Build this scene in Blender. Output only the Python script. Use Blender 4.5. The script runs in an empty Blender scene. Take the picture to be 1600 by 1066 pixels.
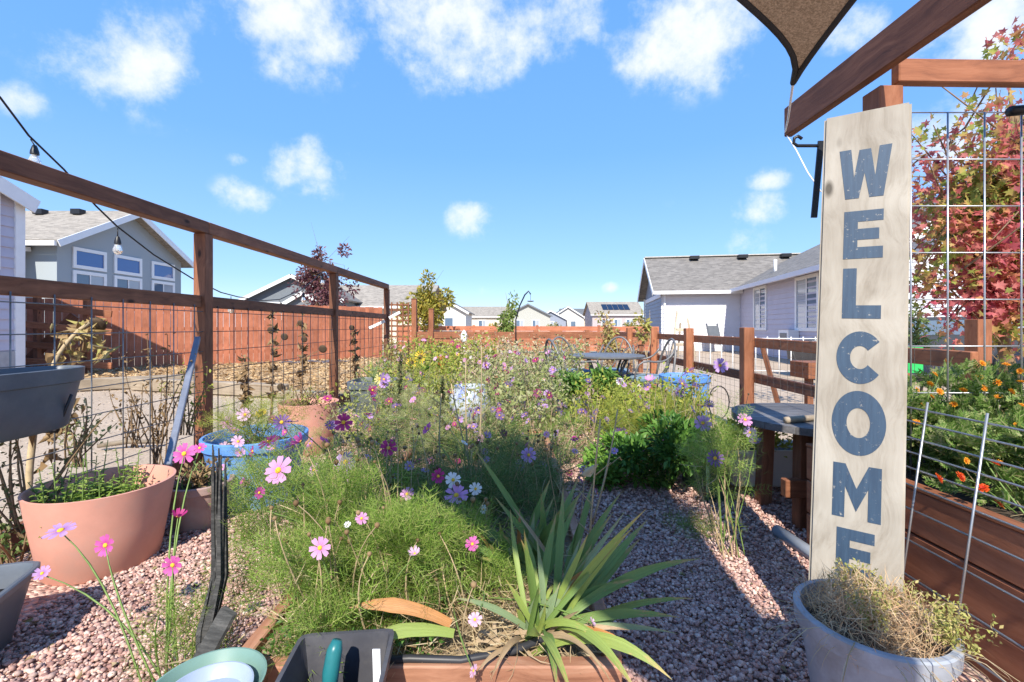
import bpy, bmesh, math, random
import numpy as np
from mathutils import Vector, Matrix, Quaternion
random.seed(11); rng = np.random.default_rng(11)
scene = bpy.context.scene; C = scene.collection
# ------------------------------------------------------------------ camera
CAMH = 1.05; F = 711.0; HOR = 511.0
cam = bpy.data.cameras.new('camera'); cam.lens = 16.0; cam.sensor_width = 36.0
cam.shift_y = -22/1600; cam.clip_start = 0.02; cam.clip_end = 3000
co = bpy.data.objects.new('camera', cam); C.objects.link(co)
co.location = (0, 0, CAMH); co.rotation_euler = (math.radians(90), 0, 0); scene.camera = co
def at(px, py, d):                      # a point of the place seen in direction (px,py) at depth d metres
    return Vector(((px-800)/F*d, d, CAMH-(py-HOR)/F*d))
# ------------------------------------------------------------------ light
SUN_EL = math.radians(43); SAZ = math.radians(5.5)      # behind the camera, a little to the left
S = Vector((-math.sin(SAZ)*math.cos(SUN_EL), -math.cos(SAZ)*math.cos(SUN_EL), math.sin(SUN_EL)))
sl = bpy.data.lights.new('sun', 'SUN'); sl.energy = 4.3; sl.angle = math.radians(0.5); sl.color = (1, .94, .84)
so = bpy.data.objects.new('sun', sl); C.objects.link(so); so.rotation_euler = (-S).to_track_quat('-Z', 'Y').to_euler()
so.location = (0, -5, 8)
scene.view_settings.view_transform = 'Standard'; scene.view_settings.look = 'None'
scene.view_settings.exposure = 0.84; scene.view_settings.gamma = 1.0
W = bpy.data.worlds.new('World'); scene.world = W; W.use_nodes = True
def build_world():
    nt = W.node_tree; N = nt.nodes; L = nt.links; N.clear()
    out = N.new('ShaderNodeOutputWorld'); bg = N.new('ShaderNodeBackground'); L.new(bg.outputs[0], out.inputs[0])
    bg.inputs[1].default_value = 0.122
    sky = N.new('ShaderNodeTexSky'); sky.sky_type = 'NISHITA'; sky.sun_disc = False
    sky.sun_elevation = SUN_EL; sky.sun_rotation = math.pi+SAZ; sky.altitude = 1600; sky.air_density = 1.0
    sky.dust_density = 0.6; sky.ozone_density = 1.6
    tc = N.new('ShaderNodeTexCoord'); d = tc.outputs['Generated']
    nz = N.new('ShaderNodeTexNoise'); nz.inputs['Scale'].default_value = 9.0; nz.inputs['Detail'].default_value = 8; nz.inputs['Roughness'].default_value = .62
    L.new(d, nz.inputs['Vector'])
    nb = N.new('ShaderNodeTexNoise'); nb.inputs['Scale'].default_value = 24; nb.inputs['Detail'].default_value = 7; nb.inputs['Roughness'].default_value = .7; L.new(d, nb.inputs['Vector'])
    def mth(op, a, b=None, c=None):
        n = N.new('ShaderNodeMath'); n.operation = op
        for i, x in enumerate((a, b, c)):
            if x is None: continue
            if isinstance(x, (int, float)): n.inputs[i].default_value = x
            else: L.new(x, n.inputs[i])
        return n.outputs[0]
    clouds = [(195,95,120,1.0),(120,75,60,.8),(450,20,140,1.0),(700,20,160,1.1),(850,40,110,1.0),(1080,55,120,1.1),(470,262,72,1.15),(385,305,42,1.0),
              (740,340,46,1.0),(1180,330,46,.95),(1200,279,32,.8),(1162,380,46,.9),(1480,215,110,1.0),(1550,30,110,.9),(1340,50,55,.8),(15,155,50,.8),
              (720,105,40,.8),(375,248,22,.8),(310,200,22,.6),(955,450,16,.7),(760,455,24,.8)]
    acc = None
    for (px, py, r, a) in clouds:
        v = Vector(((px-800)/F, 1, (HOR-py)/F)); ln = v.length; v.normalize()
        sub = N.new('ShaderNodeVectorMath'); sub.operation = 'SUBTRACT'; L.new(d, sub.inputs[0]); sub.inputs[1].default_value = v
        ml = N.new('ShaderNodeVectorMath'); ml.operation = 'MULTIPLY'; L.new(sub.outputs[0], ml.inputs[0]); ml.inputs[1].default_value = (1, 1, 1.55)
        le = N.new('ShaderNodeVectorMath'); le.operation = 'LENGTH'; L.new(ml.outputs[0], le.inputs[0])
        mr = N.new('ShaderNodeMapRange'); mr.interpolation_type = 'SMOOTHSTEP'; L.new(le.outputs['Value'], mr.inputs[0])
        mr.inputs[1].default_value = r/F/ln*1.5; mr.inputs[2].default_value = 0; mr.inputs[3].default_value = 0; mr.inputs[4].default_value = a
        acc = mr.outputs[0] if acc is None else mth('MAXIMUM', acc, mr.outputs[0])
    # scattered fair-weather cloud everywhere else in the sky
    n2 = N.new('ShaderNodeTexNoise'); n2.inputs['Scale'].default_value = 2.3; n2.inputs['Detail'].default_value = 2; L.new(d, n2.inputs['Vector'])
    far = N.new('ShaderNodeMapRange'); L.new(n2.outputs[0], far.inputs[0]); far.inputs[1].default_value = .64; far.inputs[2].default_value = .8
    acc = mth('MAXIMUM', acc, far.outputs[0])
    m = mth('ADD', mth('MULTIPLY', acc, .60), mth('ADD', mth('MULTIPLY', mth('SUBTRACT', nz.outputs[0], .5), 1.9), mth('MULTIPLY', mth('SUBTRACT', nb.outputs[0], .5), .45)))
    mr = N.new('ShaderNodeMapRange'); mr.interpolation_type = 'SMOOTHSTEP'; L.new(m, mr.inputs[0])
    mr.inputs[1].default_value = .13; mr.inputs[2].default_value = .9; mr.inputs[3].default_value = 0; mr.inputs[4].default_value = .93
    gate = N.new('ShaderNodeMapRange'); L.new(acc, gate.inputs[0]); gate.inputs[1].default_value = 0.02; gate.inputs[2].default_value = .3
    fac = mth('MULTIPLY', mr.outputs[0], gate.outputs[0])
    hs = N.new('ShaderNodeHueSaturation'); hs.inputs['Saturation'].default_value = 1.12; hs.inputs['Value'].default_value = 1.35; hs.inputs['Hue'].default_value = .492
    L.new(sky.outputs[0], hs.inputs['Color'])
    sx = N.new('ShaderNodeSeparateXYZ'); L.new(d, sx.inputs[0]); rp = N.new('ShaderNodeValToRGB'); L.new(sx.outputs[2], rp.inputs[0]); e = rp.color_ramp
    for i, (p, c) in enumerate(((0,(.37,.51,.72)),(.10,(.24,.42,.74)),(.35,(.135,.325,.76)),(.9,(.085,.26,.68)))):
        q = e.elements[i] if i < 2 else e.elements.new(p); q.position = p; q.color = (*c, 1)
    sc8 = N.new('ShaderNodeVectorMath'); sc8.operation = 'SCALE'; L.new(rp.outputs[0], sc8.inputs[0]); sc8.inputs['Scale'].default_value = 7.4
    base = N.new('ShaderNodeMix'); base.data_type = 'RGBA'; base.inputs[0].default_value = .82; L.new(hs.outputs[0], base.inputs[6]); L.new(sc8.outputs[0], base.inputs[7])
    mx = N.new('ShaderNodeMix'); mx.data_type = 'RGBA'; L.new(fac, mx.inputs[0]); L.new(base.outputs[2], mx.inputs[6]); 
    cs = N.new('ShaderNodeMapRange'); L.new(m, cs.inputs[0]); cs.inputs[1].default_value = .3; cs.inputs[2].default_value = 1.0     # thick cloud cores shade themselves
    cm = N.new('ShaderNodeMix'); cm.data_type = 'RGBA'; L.new(cs.outputs[0], cm.inputs[0]); cm.inputs[6].default_value = (5.6, 5.7, 5.8, 1); cm.inputs[7].default_value = (4.7, 4.8, 5.0, 1); L.new(cm.outputs[2], mx.inputs[7])
    L.new(mx.outputs[2], bg.inputs[0])
build_world()
# ------------------------------------------------------------------ helpers: objects
WM = {}
def tag(o, label=None, cat=None, group=None, kind=None):
    if label: o['label'] = label
    if cat: o['category'] = cat
    if group: o['group'] = group
    if kind: o['kind'] = kind
    return o
def thing(name, label, cat, loc=(0, 0, 0), group=None):
    o = bpy.data.objects.new(name, None); C.objects.link(o); o.location = loc; o.empty_display_size = .05
    WM[o.name] = Matrix.Translation(Vector(loc)); return tag(o, label, cat, group)
def link(name, me, mat=None, parent=None, M=None):
    o = bpy.data.objects.new(name, me); C.objects.link(o)
    if mat is not None and len(me.materials) == 0: me.materials.append(mat)
    M = M or Matrix()
    if parent is not None:
        o.parent = parent; o.matrix_parent_inverse = WM[parent.name].inverted()
    o.matrix_basis = M; WM[o.name] = M
    return o
class MB:
    def __init__(s): s.v = []; s.f = []
    def add(s, vs, fs):
        k = len(s.v); s.v += [tuple(p) for p in vs]; s.f += [tuple(i+k for i in f) for f in fs]; return s
    def box(s, lo, hi):
        (a, b, c), (d, e, f) = lo, hi
        return s.add([(a,b,c),(d,b,c),(d,e,c),(a,e,c),(a,b,f),(d,b,f),(d,e,f),(a,e,f)], [(0,3,2,1),(4,5,6,7),(0,1,5,4),(1,2,6,5),(2,3,7,6),(3,0,4,7)])
    def obox(s, o, a, b, c):            # origin corner + three edge vectors
        o, a, b, c = map(Vector, (o, a, b, c)); fl = a.cross(b).dot(c) < 0
        vs = [o, o+a, o+a+b, o+b, o+c, o+a+c, o+a+b+c, o+b+c]
        fs = [(0,3,2,1),(4,5,6,7),(0,1,5,4),(1,2,6,5),(2,3,7,6),(3,0,4,7)]
        return s.add(vs, [f[::-1] for f in fs] if fl else fs)
    def tube(s, pts, r, n=6, cap=True):
        pts = [Vector(p) for p in pts]; rs = r if hasattr(r, '__len__') else [r]*len(pts)
        vs = []; fs = []; u = None
        for i, p in enumerate(pts):
            t = (pts[min(i+1, len(pts)-1)]-pts[max(i-1, 0)])
            t = t.normalized() if t.length > 1e-9 else Vector((0, 0, 1))
            if u is None: u = t.orthogonal().normalized()
            u = (u-t*u.dot(t)); u = u.normalized() if u.length > 1e-6 else t.orthogonal().normalized()
            w = t.cross(u)
            for k in range(n):
                a = 2*math.pi*k/n; vs.append(p+(u*math.cos(a)+w*math.sin(a))*rs[i])
        for i in range(len(pts)-1):
            for k in range(n): fs.append((i*n+k, i*n+(k+1) % n, (i+1)*n+(k+1) % n, (i+1)*n+k))
        if cap: fs += [tuple(range(n))[::-1], tuple((len(pts)-1)*n+k for k in range(n))]
        return s.add(vs, fs)
    def lathe(s, prof, n=32, c=(0, 0, 0), sx=1, sy=1, sq=2.0):   # sq>2 gives a rounded-square section
        vs = []; fs = []
        for (r, z) in prof:
            for k in range(n):
                a = 2*math.pi*k/n; ca, sa = math.cos(a), math.sin(a)
                m = (abs(ca)**sq+abs(sa)**sq)**(-1/sq)
                vs.append((c[0]+r*m*ca*sx, c[1]+r*m*sa*sy, c[2]+z))
        for i in range(len(prof)-1):
            for k in range(n): fs.append((i*n+k, i*n+(k+1) % n, (i+1)*n+(k+1) % n, (i+1)*n+k))
        fs.append(tuple(range(n))[::-1]); fs.append(tuple((len(prof)-1)*n+k for k in range(n)))
        return s.add(vs, fs)
    def mesh(s, name, smooth=False):
        me = bpy.data.meshes.new(name); me.from_pydata([tuple(p) for p in s.v], [], s.f); me.update()
        if smooth:
            me.polygons.foreach_set('use_smooth', [True]*len(me.polygons))
        return me
    def build(s, name, mat, parent=None, smooth=False, M=None, auto=False):
        me = s.mesh(name, smooth or auto)
        if auto: me.set_sharp_from_angle(angle=math.radians(38))
        return link(name, me, mat, parent, M)
def npmesh(name, V, T, mat, parent=None, smooth=False, kind=None):
    V = np.asarray(V, np.float32); T = np.asarray(T, np.int32); me = bpy.data.meshes.new(name)
    n = T.shape[1]; me.vertices.add(len(V)); me.vertices.foreach_set('co', V.ravel())
    me.loops.add(T.size); me.loops.foreach_set('vertex_index', T.ravel())
    me.polygons.add(len(T)); me.polygons.foreach_set('loop_start', np.arange(0, T.size, n, dtype=np.int32))
    if smooth: me.polygons.foreach_set('use_smooth', np.ones(len(T), bool))
    me.update(calc_edges=True); me.validate()
    o = link(name, me, mat, parent)
    if kind: o['kind'] = kind
    return o
def unit(a): return a/np.maximum(np.linalg.norm(a, axis=1, keepdims=True), 1e-9)
def scatter(tv, tf, P, D, sc, roll=None, anis=None):
    """copies of a template (growing along +X, face up +Z) at P, along D"""
    P = np.asarray(P, float); D = unit(np.asarray(D, float)); M = len(P)
    up = rng.normal(size=(M, 3)) if roll is None else roll
    b = unit(np.cross(up, D)); c = np.cross(D, b); sc = np.broadcast_to(np.asarray(sc, float).reshape(-1, 1, 1), (M, 1, 1))
    t = tv[None]*sc if anis is None else tv[None]*sc*anis[:, None, :]
    V = P[:, None]+t[..., 0:1]*D[:, None]+t[..., 1:2]*b[:, None]+t[..., 2:3]*c[:, None]
    T = tf[None]+(np.arange(M)*len(tv))[:, None, None]
    return V.reshape(-1, 3), T.reshape(-1, tf.shape[1])
def merge(*vt):
    Vs = []; Ts = []; k = 0
    for V, T in vt: Vs.append(V); Ts.append(T+k); k += len(V)
    return np.concatenate(Vs), np.concatenate(Ts)
# leaf templates (triangles only)
def T_leaf(w=.45, fold=.12, droop=.12):
    v = np.array([(0,0,0),(.35,-w/2,fold),(.35,0,0),(.35,w/2,fold),(.7,-w/2.6,fold*.8-droop*.4),(.7,0,-droop*.5),(.7,w/2.6,fold*.8-droop*.4),(1,0,-droop)], float)
    return v, np.array([(0,1,2),(0,2,3),(1,4,5),(1,5,2),(2,5,6),(2,6,3),(4,7,5),(5,7,6)])
def T_small(w=.5): 
    return np.array([(0,0,0),(.5,-w/2,.1),(1,0,0),(.5,w/2,.1)], float), np.array([(0,1,2),(0,2,3)])
def T_blade(w=.03, droop=.35):
    v = [(0,-w/2,0),(0,w/2,0),(.4,-w/2,.0),(.4,w/2,0),(.75,-w/3,-droop*.35),(.75,w/3,-droop*.35),(1,0,-droop)]
    return np.array(v, float), np.array([(0,2,1),(1,2,3),(2,4,3),(3,4,5),(4,6,5)])
def T_frond(k=5, w=.022):
    v = []; f = []
    def thread(a, b, w):
        a = np.array(a); b = np.array(b); t = b-a; p = np.array((-t[1], t[0], 0)); p = p/np.linalg.norm(p)*w/2; i = len(v)
        v.extend([a-p, a+p, b+np.array((0,0,-.05))]); f.append((i, i+1, i+2))
    thread((0,0,0), (1,0,-.05), w*1.3)
    for i in range(k):
        x = .12+.75*i/(k-1); l = .55*(1-.4*abs(x-.4)/.6)*random.uniform(.8,1.2)
        for s in (-1, 1):
            zz = random.uniform(-.1, .14); e = (x+l*.6, s*l*.8, zz); thread((x,0,0), e, w)
            m = (x+l*.4, s*l*.38, zz*.5); thread(m, (m[0]+l*.42, m[1]+s*l*.08, zz), w*.85)
    return np.array(v, float), np.array(f)
def T_maple():
    pts = [(0,0),(.18,-.1),(.12,-.45),(.38,-.28),(.62,-.52),(.6,-.2),(1,0),(.6,.2),(.62,.52),(.38,.28),(.12,.45),(.18,.1)]
    v = np.array([(x, y, .25*abs(y)-.1*x) for x, y in pts]+[(.38,0,0)], float)
    return v, np.array([(12, i, (i+1) % 12) for i in range(12)])
LEAF = T_leaf(); SMALL = T_small(); BLADE = T_blade(); FROND = T_frond(); MAPLE = T_maple()
# ------------------------------------------------------------------ materials
MATS = {}
def newmat(name):
    m = bpy.data.materials.new(name); m.use_nodes = True; return m, m.node_tree.nodes, m.node_tree.links, m.node_tree.nodes['Principled BSDF']
def ramp(N, cols, mode='LINEAR'):
    r = N.new('ShaderNodeValToRGB'); e = r.color_ramp; e.interpolation = mode
    n = len(cols)
    while len(e.elements) < n: e.elements.new(.5)
    for i, c in enumerate(cols):
        p = i/(n-1 if mode == 'LINEAR' else n) if n > 1 else 0
        if len(c) == 2: p, c = c
        e.elements[i].position = p; e.elements[i].color = (*c, 1)
    return r
def noise(N, L, vec, scale, detail=4, rough=.55):
    n = N.new('ShaderNodeTexNoise'); n.inputs['Scale'].default_value = scale; n.inputs['Detail'].default_value = detail; n.inputs['Roughness'].default_value = rough
    if vec is not None: L.new(vec, n.inputs['Vector'])
    return n.outputs[0]
def mix(N, L, fac, a, b, mode='MIX'):
    m = N.new('ShaderNodeMix'); m.data_type = 'RGBA'; m.blend_type = mode
    for i, x in ((0, fac), (6, a), (7, b)):
        if hasattr(x, 'links'): L.new(x, m.inputs[i])
        else: m.inputs[i].default_value = x if i == 0 else (*x, 1)
    return m.outputs[2]
def bump(N, L, bs, h, strength=.3, dist=.01):
    b = N.new('ShaderNodeBump'); b.inputs['Strength'].default_value = strength; b.inputs['Distance'].default_value = dist
    L.new(h, b.inputs['Height']); L.new(b.outputs[0], bs.inputs['Normal'])
def plain(name, col, rough=.6, var=.15, scale=8, metal=0, bmp=0, spec=.4, vec='Object', dirt=None):
    if name in MATS: return MATS[name]
    m, N, L, bs = newmat(name); tc = N.new('ShaderNodeTexCoord'); v = tc.outputs[vec]
    n = noise(N, L, v, scale, 6, .65)
    lo = tuple(x*(1-var) for x in col); hi = tuple(min(1, x*(1+var)) for x in col)
    r = ramp(N, [(.3, lo), (.7, hi)]); L.new(n, r.inputs[0]); c = r.outputs[0]
    if dirt:
        n2 = noise(N, L, v, scale*.35, 8, .7); r2 = ramp(N, [(.48, (0,0,0)), (.68, (1,1,1))]); L.new(n2, r2.inputs[0])
        c = mix(N, L, r2.outputs[0], c, dirt)
    L.new(c, bs.inputs['Base Color']); bs.inputs['Roughness'].default_value = rough; bs.inputs['Metallic'].default_value = metal
    bs.inputs['Specular IOR Level'].default_value = spec
    if bmp: bump(N, L, bs, n, bmp, .004)
    MATS[name] = m; return m
def wood(name, c0, c1, c2, grain=1.0, rough=.62, knots=True):
    if name in MATS: return MATS[name]
    m, N, L, bs = newmat(name); tc = N.new('ShaderNodeTexCoord'); oi = N.new('ShaderNodeObjectInfo')
    off = N.new('ShaderNodeVectorMath'); off.operation = 'MULTIPLY_ADD'; L.new(oi.outputs['Random'], off.inputs[0]); off.inputs[1].default_value = (37, 53, 71); L.new(tc.outputs['Object'], off.inputs[2])
    mp = N.new('ShaderNodeMapping'); mp.inputs['Scale'].default_value = (1.6*grain, 26*grain, 26*grain); L.new(off.outputs[0], mp.inputs[0])
    wob = noise(N, L, off.outputs[0], 3.0, 2)
    ad = N.new('ShaderNodeVectorMath'); ad.operation = 'MULTIPLY_ADD'; L.new(wob, ad.inputs[0]); ad.inputs[1].default_value = (0, 3, 3); L.new(mp.outputs[0], ad.inputs[2])
    g = noise(N, L, ad.outputs[0], 1.4, 8, .7)
    r = ramp(N, [(.25, c0), (.5, c1), (.75, c2)]); L.new(g, r.inputs[0]); c = r.outputs[0]
    big = noise(N, L, off.outputs[0], 4.0, 3); rb = ramp(N, [(.3, (.72,.70,.68)), (.7, (1.0,1.0,1.0))]); L.new(big, rb.inputs[0])
    c = mix(N, L, 1.0, c, rb.outputs[0], 'MULTIPLY')
    if knots:
        mk = N.new('ShaderNodeMapping'); mk.inputs['Scale'].default_value = (3.2, 7, 7); L.new(off.outputs[0], mk.inputs[0])
        vo = N.new('ShaderNodeTexVoronoi'); vo.inputs['Scale'].default_value = 1.0; L.new(mk.outputs[0], vo.inputs['Vector'])
        rk = ramp(N, [(.05, (1,1,1)), (.12, (0,0,0))]); L.new(vo.outputs['Distance'], rk.inputs[0])
        c = mix(N, L, rk.outputs[0], c, tuple(x*.35 for x in c0))
    mr = N.new('ShaderNodeMapRange'); mr.inputs[3].default_value = .8; mr.inputs[4].default_value = 1.2; L.new(oi.outputs['Random'], mr.inputs[0])
    hv = N.new('ShaderNodeHueSaturation'); L.new(mr.outputs[0], hv.inputs['Value']); L.new(c, hv.inputs['Color'])
    L.new(hv.outputs[0], bs.inputs['Base Color']); bs.inputs['Roughness'].default_value = rough; bs.inputs['Specular IOR Level'].default_value = .3
    bump(N, L, bs, g, .35, .003); MATS[name] = m; return m
def leafy(name, cols, trans=.3, rough=.55, cluster=0):
    """foliage: every leaf takes its own colour from the list"""
    if name in MATS: return MATS[name]
    m, N, L, bs = newmat(name); ge = N.new('ShaderNodeNewGeometry')
    r = ramp(N, cols)
    if cluster:                         # neighbouring leaves turn colour together, branch by branch
        tc = N.new('ShaderNodeTexCoord'); nn = noise(N, L, tc.outputs['Object'], cluster, 2); st = N.new('ShaderNodeMapRange'); L.new(nn, st.inputs[0]); st.inputs[1].default_value = .3; st.inputs[2].default_value = .7
        ml = N.new('ShaderNodeMath'); ml.operation = 'MULTIPLY'; ml.inputs[1].default_value = .35; L.new(ge.outputs['Random Per Island'], ml.inputs[0]); ma = N.new('ShaderNodeMath'); ma.operation = 'MULTIPLY_ADD'; L.new(st.outputs[0], ma.inputs[0]); ma.inputs[1].default_value = .65; L.new(ml.outputs[0], ma.inputs[2]); L.new(ma.outputs[0], r.inputs[0])
    else: L.new(ge.outputs['Random Per Island'], r.inputs[0])
    L.new(r.outputs[0], bs.inputs['Base Color']); bs.inputs['Roughness'].default_value = rough; bs.inputs['Specular IOR Level'].default_value = .3
    tr = N.new('ShaderNodeBsdfTranslucent'); L.new(r.outputs[0], tr.inputs[0]); ms = N.new('ShaderNodeMixShader'); ms.inputs[0].default_value = trans
    L.new(bs.outputs[0], ms.inputs[1]); L.new(tr.outputs[0], ms.inputs[2]); L.new(ms.outputs[0], N['Material Output'].inputs[0])
    MATS[name] = m; return m
def glassy(name, col=(.05,.07,.1), rough=.06):
    if name in MATS: return MATS[name]
    m, N, L, bs = newmat(name); bs.inputs['Base Color'].default_value = (*col, 1); bs.inputs['Roughness'].default_value = rough; bs.inputs['Specular IOR Level'].default_value = .9
    MATS[name] = m; return m
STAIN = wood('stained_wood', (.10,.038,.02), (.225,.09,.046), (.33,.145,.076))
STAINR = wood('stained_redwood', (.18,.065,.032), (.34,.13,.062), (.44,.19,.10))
BEDW = wood('bed_redwood', (.22,.08,.042), (.36,.14,.072), (.46,.20,.11), grain=.8)
PICK = wood('picket_red', (.34,.11,.055), (.45,.16,.085), (.52,.20,.115), knots=False)
GREYW = wood('weathered_timber', (.20,.155,.11), (.33,.265,.19), (.42,.35,.26))
DARKW = wood('weathered_dark_wood', (.012,.012,.012), (.05,.05,.047), (.13,.125,.115), grain=2.2, rough=.9)
FRONTW = wood('bed_front_cedar', (.24,.10,.055), (.46,.225,.135), (.60,.35,.23), grain=.9, knots=True)
BOARD = wood('whitewashed_board', (.32,.28,.22), (.47,.43,.36), (.54,.505,.43), grain=.75, rough=.75)
WIRE = plain('galvanised_wire', (.42,.43,.44), .38, .1, 30, metal=.75)
RUSTW = plain('dull_wire', (.10,.092,.085), .55, .25, 20, metal=.4)
BLACK = plain('black_metal', (.015,.015,.017), .4, .2, 20)
WHITE = plain('white_trim', (.80,.80,.79), .5, .04, 6)
TERRA = plain('terracotta_plastic', (.63,.305,.225), .55, .07, 9, dirt=(.56,.31,.24))
TERRA2 = plain('faded_terracotta', (.36,.23,.195), .7, .18, 7, dirt=(.42,.34,.30))
BLUEP = plain('blue_plastic', (.11,.28,.66), .4, .14, 7, dirt=(.24,.42,.72))
GREYP = plain('grey_plastic', (.10,.115,.135), .42, .12, 6, dirt=(.15,.16,.175))
DKGREY = plain('dark_grey_plastic', (.06,.06,.07), .5, .2, 8, dirt=(.12,.115,.115))
POTG = plain('pale_grey_pot', (.31,.335,.37), .55, .15, 16, dirt=(.22,.225,.23))
SOIL = plain('soil', (.07,.05,.035), .95, .5, 30, bmp=.8)
GLASS = glassy('window_glass', (.10,.15,.22))
GLASSB = glassy('window_glass_sky', (.05,.12,.33), .04)
# ------------------------------------------------------------------ beams
CB = {}
def chamfer_box(lx, ly, lz, b=.004):
    k = (round(lx, 4), round(ly, 4), round(lz, 4), b)
    if k in CB: return CB[k]
    bm = bmesh.new(); bmesh.ops.create_cube(bm, size=1)
    for v in bm.verts: v.co = Vector((v.co.x*lx, v.co.y*ly, v.co.z*lz))
    if b: bmesh.ops.bevel(bm, geom=bm.edges[:], offset=b, segments=1, affect='EDGES')
    me = bpy.data.meshes.new('beam'); bm.to_mesh(me); bm.free(); CB[k] = me; return me
def orient(p0, p1, up=(0, 0, 1)):
    p0 = Vector(p0); p1 = Vector(p1); x = (p1-p0).normalized(); u = Vector(up)
    if abs(x.dot(u)) > .98: u = Vector((0, 1, 0))
    y = u.cross(x).normalized(); z = x.cross(y)
    M = Matrix((x, y, z)).transposed().to_4x4(); M.translation = (p0+p1)/2; return M
def beam(name, p0, p1, w, h, mat, parent=None, b=.004, up=(0, 0, 1)):
    me0 = chamfer_box((Vector(p1)-Vector(p0)).length, w, h, b)
    key = (me0.name, mat.name)
    if key not in CB:
        me = me0.copy() if len(me0.materials) else me0
        if len(me.materials): me.materials[0] = mat
        else: me.materials.append(mat)
        CB[key] = me
    return link(name, CB[key], mat, parent, orient(p0, p1, up))
def wire(name, p0, p1, r, mat, parent, n=5):
    L = (Vector(p1)-Vector(p0)).length; k = ('w', round(L, 3), r, mat.name)
    if k not in CB:
        me = MB().tube([(-L/2, 0, 0), (L/2, 0, 0)], r, n).mesh('wire', True); me.materials.append(mat); CB[k] = me
    return link(name, CB[k], mat, parent, orient(p0, p1))
def bez(p0, p1, p2, n=10):
    p0, p1, p2 = Vector(p0), Vector(p1), Vector(p2)
    return [p0*(1-t)**2+p1*2*t*(1-t)+p2*t*t for t in [i/n for i in range(n+1)]]
# ================================================================== THE SETTING
def ground_mat():
    m, N, L, bs = newmat('ground_sand'); tc = N.new('ShaderNodeTexCoord'); v = tc.outputs['Object']
    n = noise(N, L, v, .6, 6, .6); r = ramp(N, [(.3, (.43,.335,.24)), (.7, (.53,.425,.32))]); L.new(n, r.inputs[0])
    n2 = noise(N, L, v, 60, 4, .7); r2 = ramp(N, [(.35, (.72,.7,.68)), (.65, (1.08,1.06,1.04))]); L.new(n2, r2.inputs[0])
    L.new(mix(N, L, 1.0, r.outputs[0], r2.outputs[0], 'MULTIPLY'), bs.inputs['Base Color']); bs.inputs['Roughness'].default_value = .95
    bump(N, L, bs, n2, .6, .01); return m
GCOLS = [(a*1.08, b*.93, c*.84) for a, b, c in [(.27,.17,.155),(.47,.32,.28),(.54,.41,.365),(.40,.32,.30),(.61,.48,.43),(.49,.32,.285),(.66,.56,.51),(.36,.25,.23),(.56,.42,.39),(.31,.22,.21)]]
def gravel_sheet_mat():
    m, N, L, bs = newmat('gravel_sheet'); tc = N.new('ShaderNodeTexCoord'); v = tc.outputs['Object']
    vo = N.new('ShaderNodeTexVoronoi'); vo.inputs['Scale'].default_value = 55; L.new(v, vo.inputs['Vector'])
    sp = N.new('ShaderNodeSeparateColor'); L.new(vo.outputs['Color'], sp.inputs[0]); r = ramp(N, GCOLS, 'CONSTANT'); L.new(sp.outputs[0], r.inputs[0])
    n = noise(N, L, v, 1.2, 5); r2 = ramp(N, [(.3, (.8,.78,.76)), (.7, (1.05,1.03,1.0))]); L.new(n, r2.inputs[0])
    L.new(mix(N, L, 1.0, r.outputs[0], r2.outputs[0], 'MULTIPLY'), bs.inputs['Base Color']); bs.inputs['Roughness'].default_value = .9
    iv = N.new('ShaderNodeMath'); iv.operation = 'SUBTRACT'; iv.inputs[0].default_value = 1; L.new(vo.outputs['Distance'], iv.inputs[1])
    bump(N, L, bs, iv.outputs[0], .9, .02); return m
def sheet(name, pts, z, mat):
    me = bpy.data.meshes.new(name); me.from_pydata([(x, y, z) for x, y in pts], [], [tuple(range(len(pts)))]); me.update()
    return tag(link(name, me, mat), kind='structure')
sheet('ground', [(-900,-300),(900,-300),(900,1500),(-900,1500)], -.012, ground_mat())
GS = gravel_sheet_mat()
sheet('gravel_path', [(-2.42,-3),(2.2,-3),(2.32,9.4),(-2.42,9.4)], 0, GS)
sheet('bark_mulch_ground', [(-11.2,9.0),(-9.2,9.3),(-5.6,8.1),(-3.0,7.2),(-2.46,7.0),(-2.46,16.4),(-4.3,15.6),(-11.2,10.7)], .0, plain('mulch_base', (.40,.27,.14), .95, .45, 40, bmp=.9))
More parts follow.
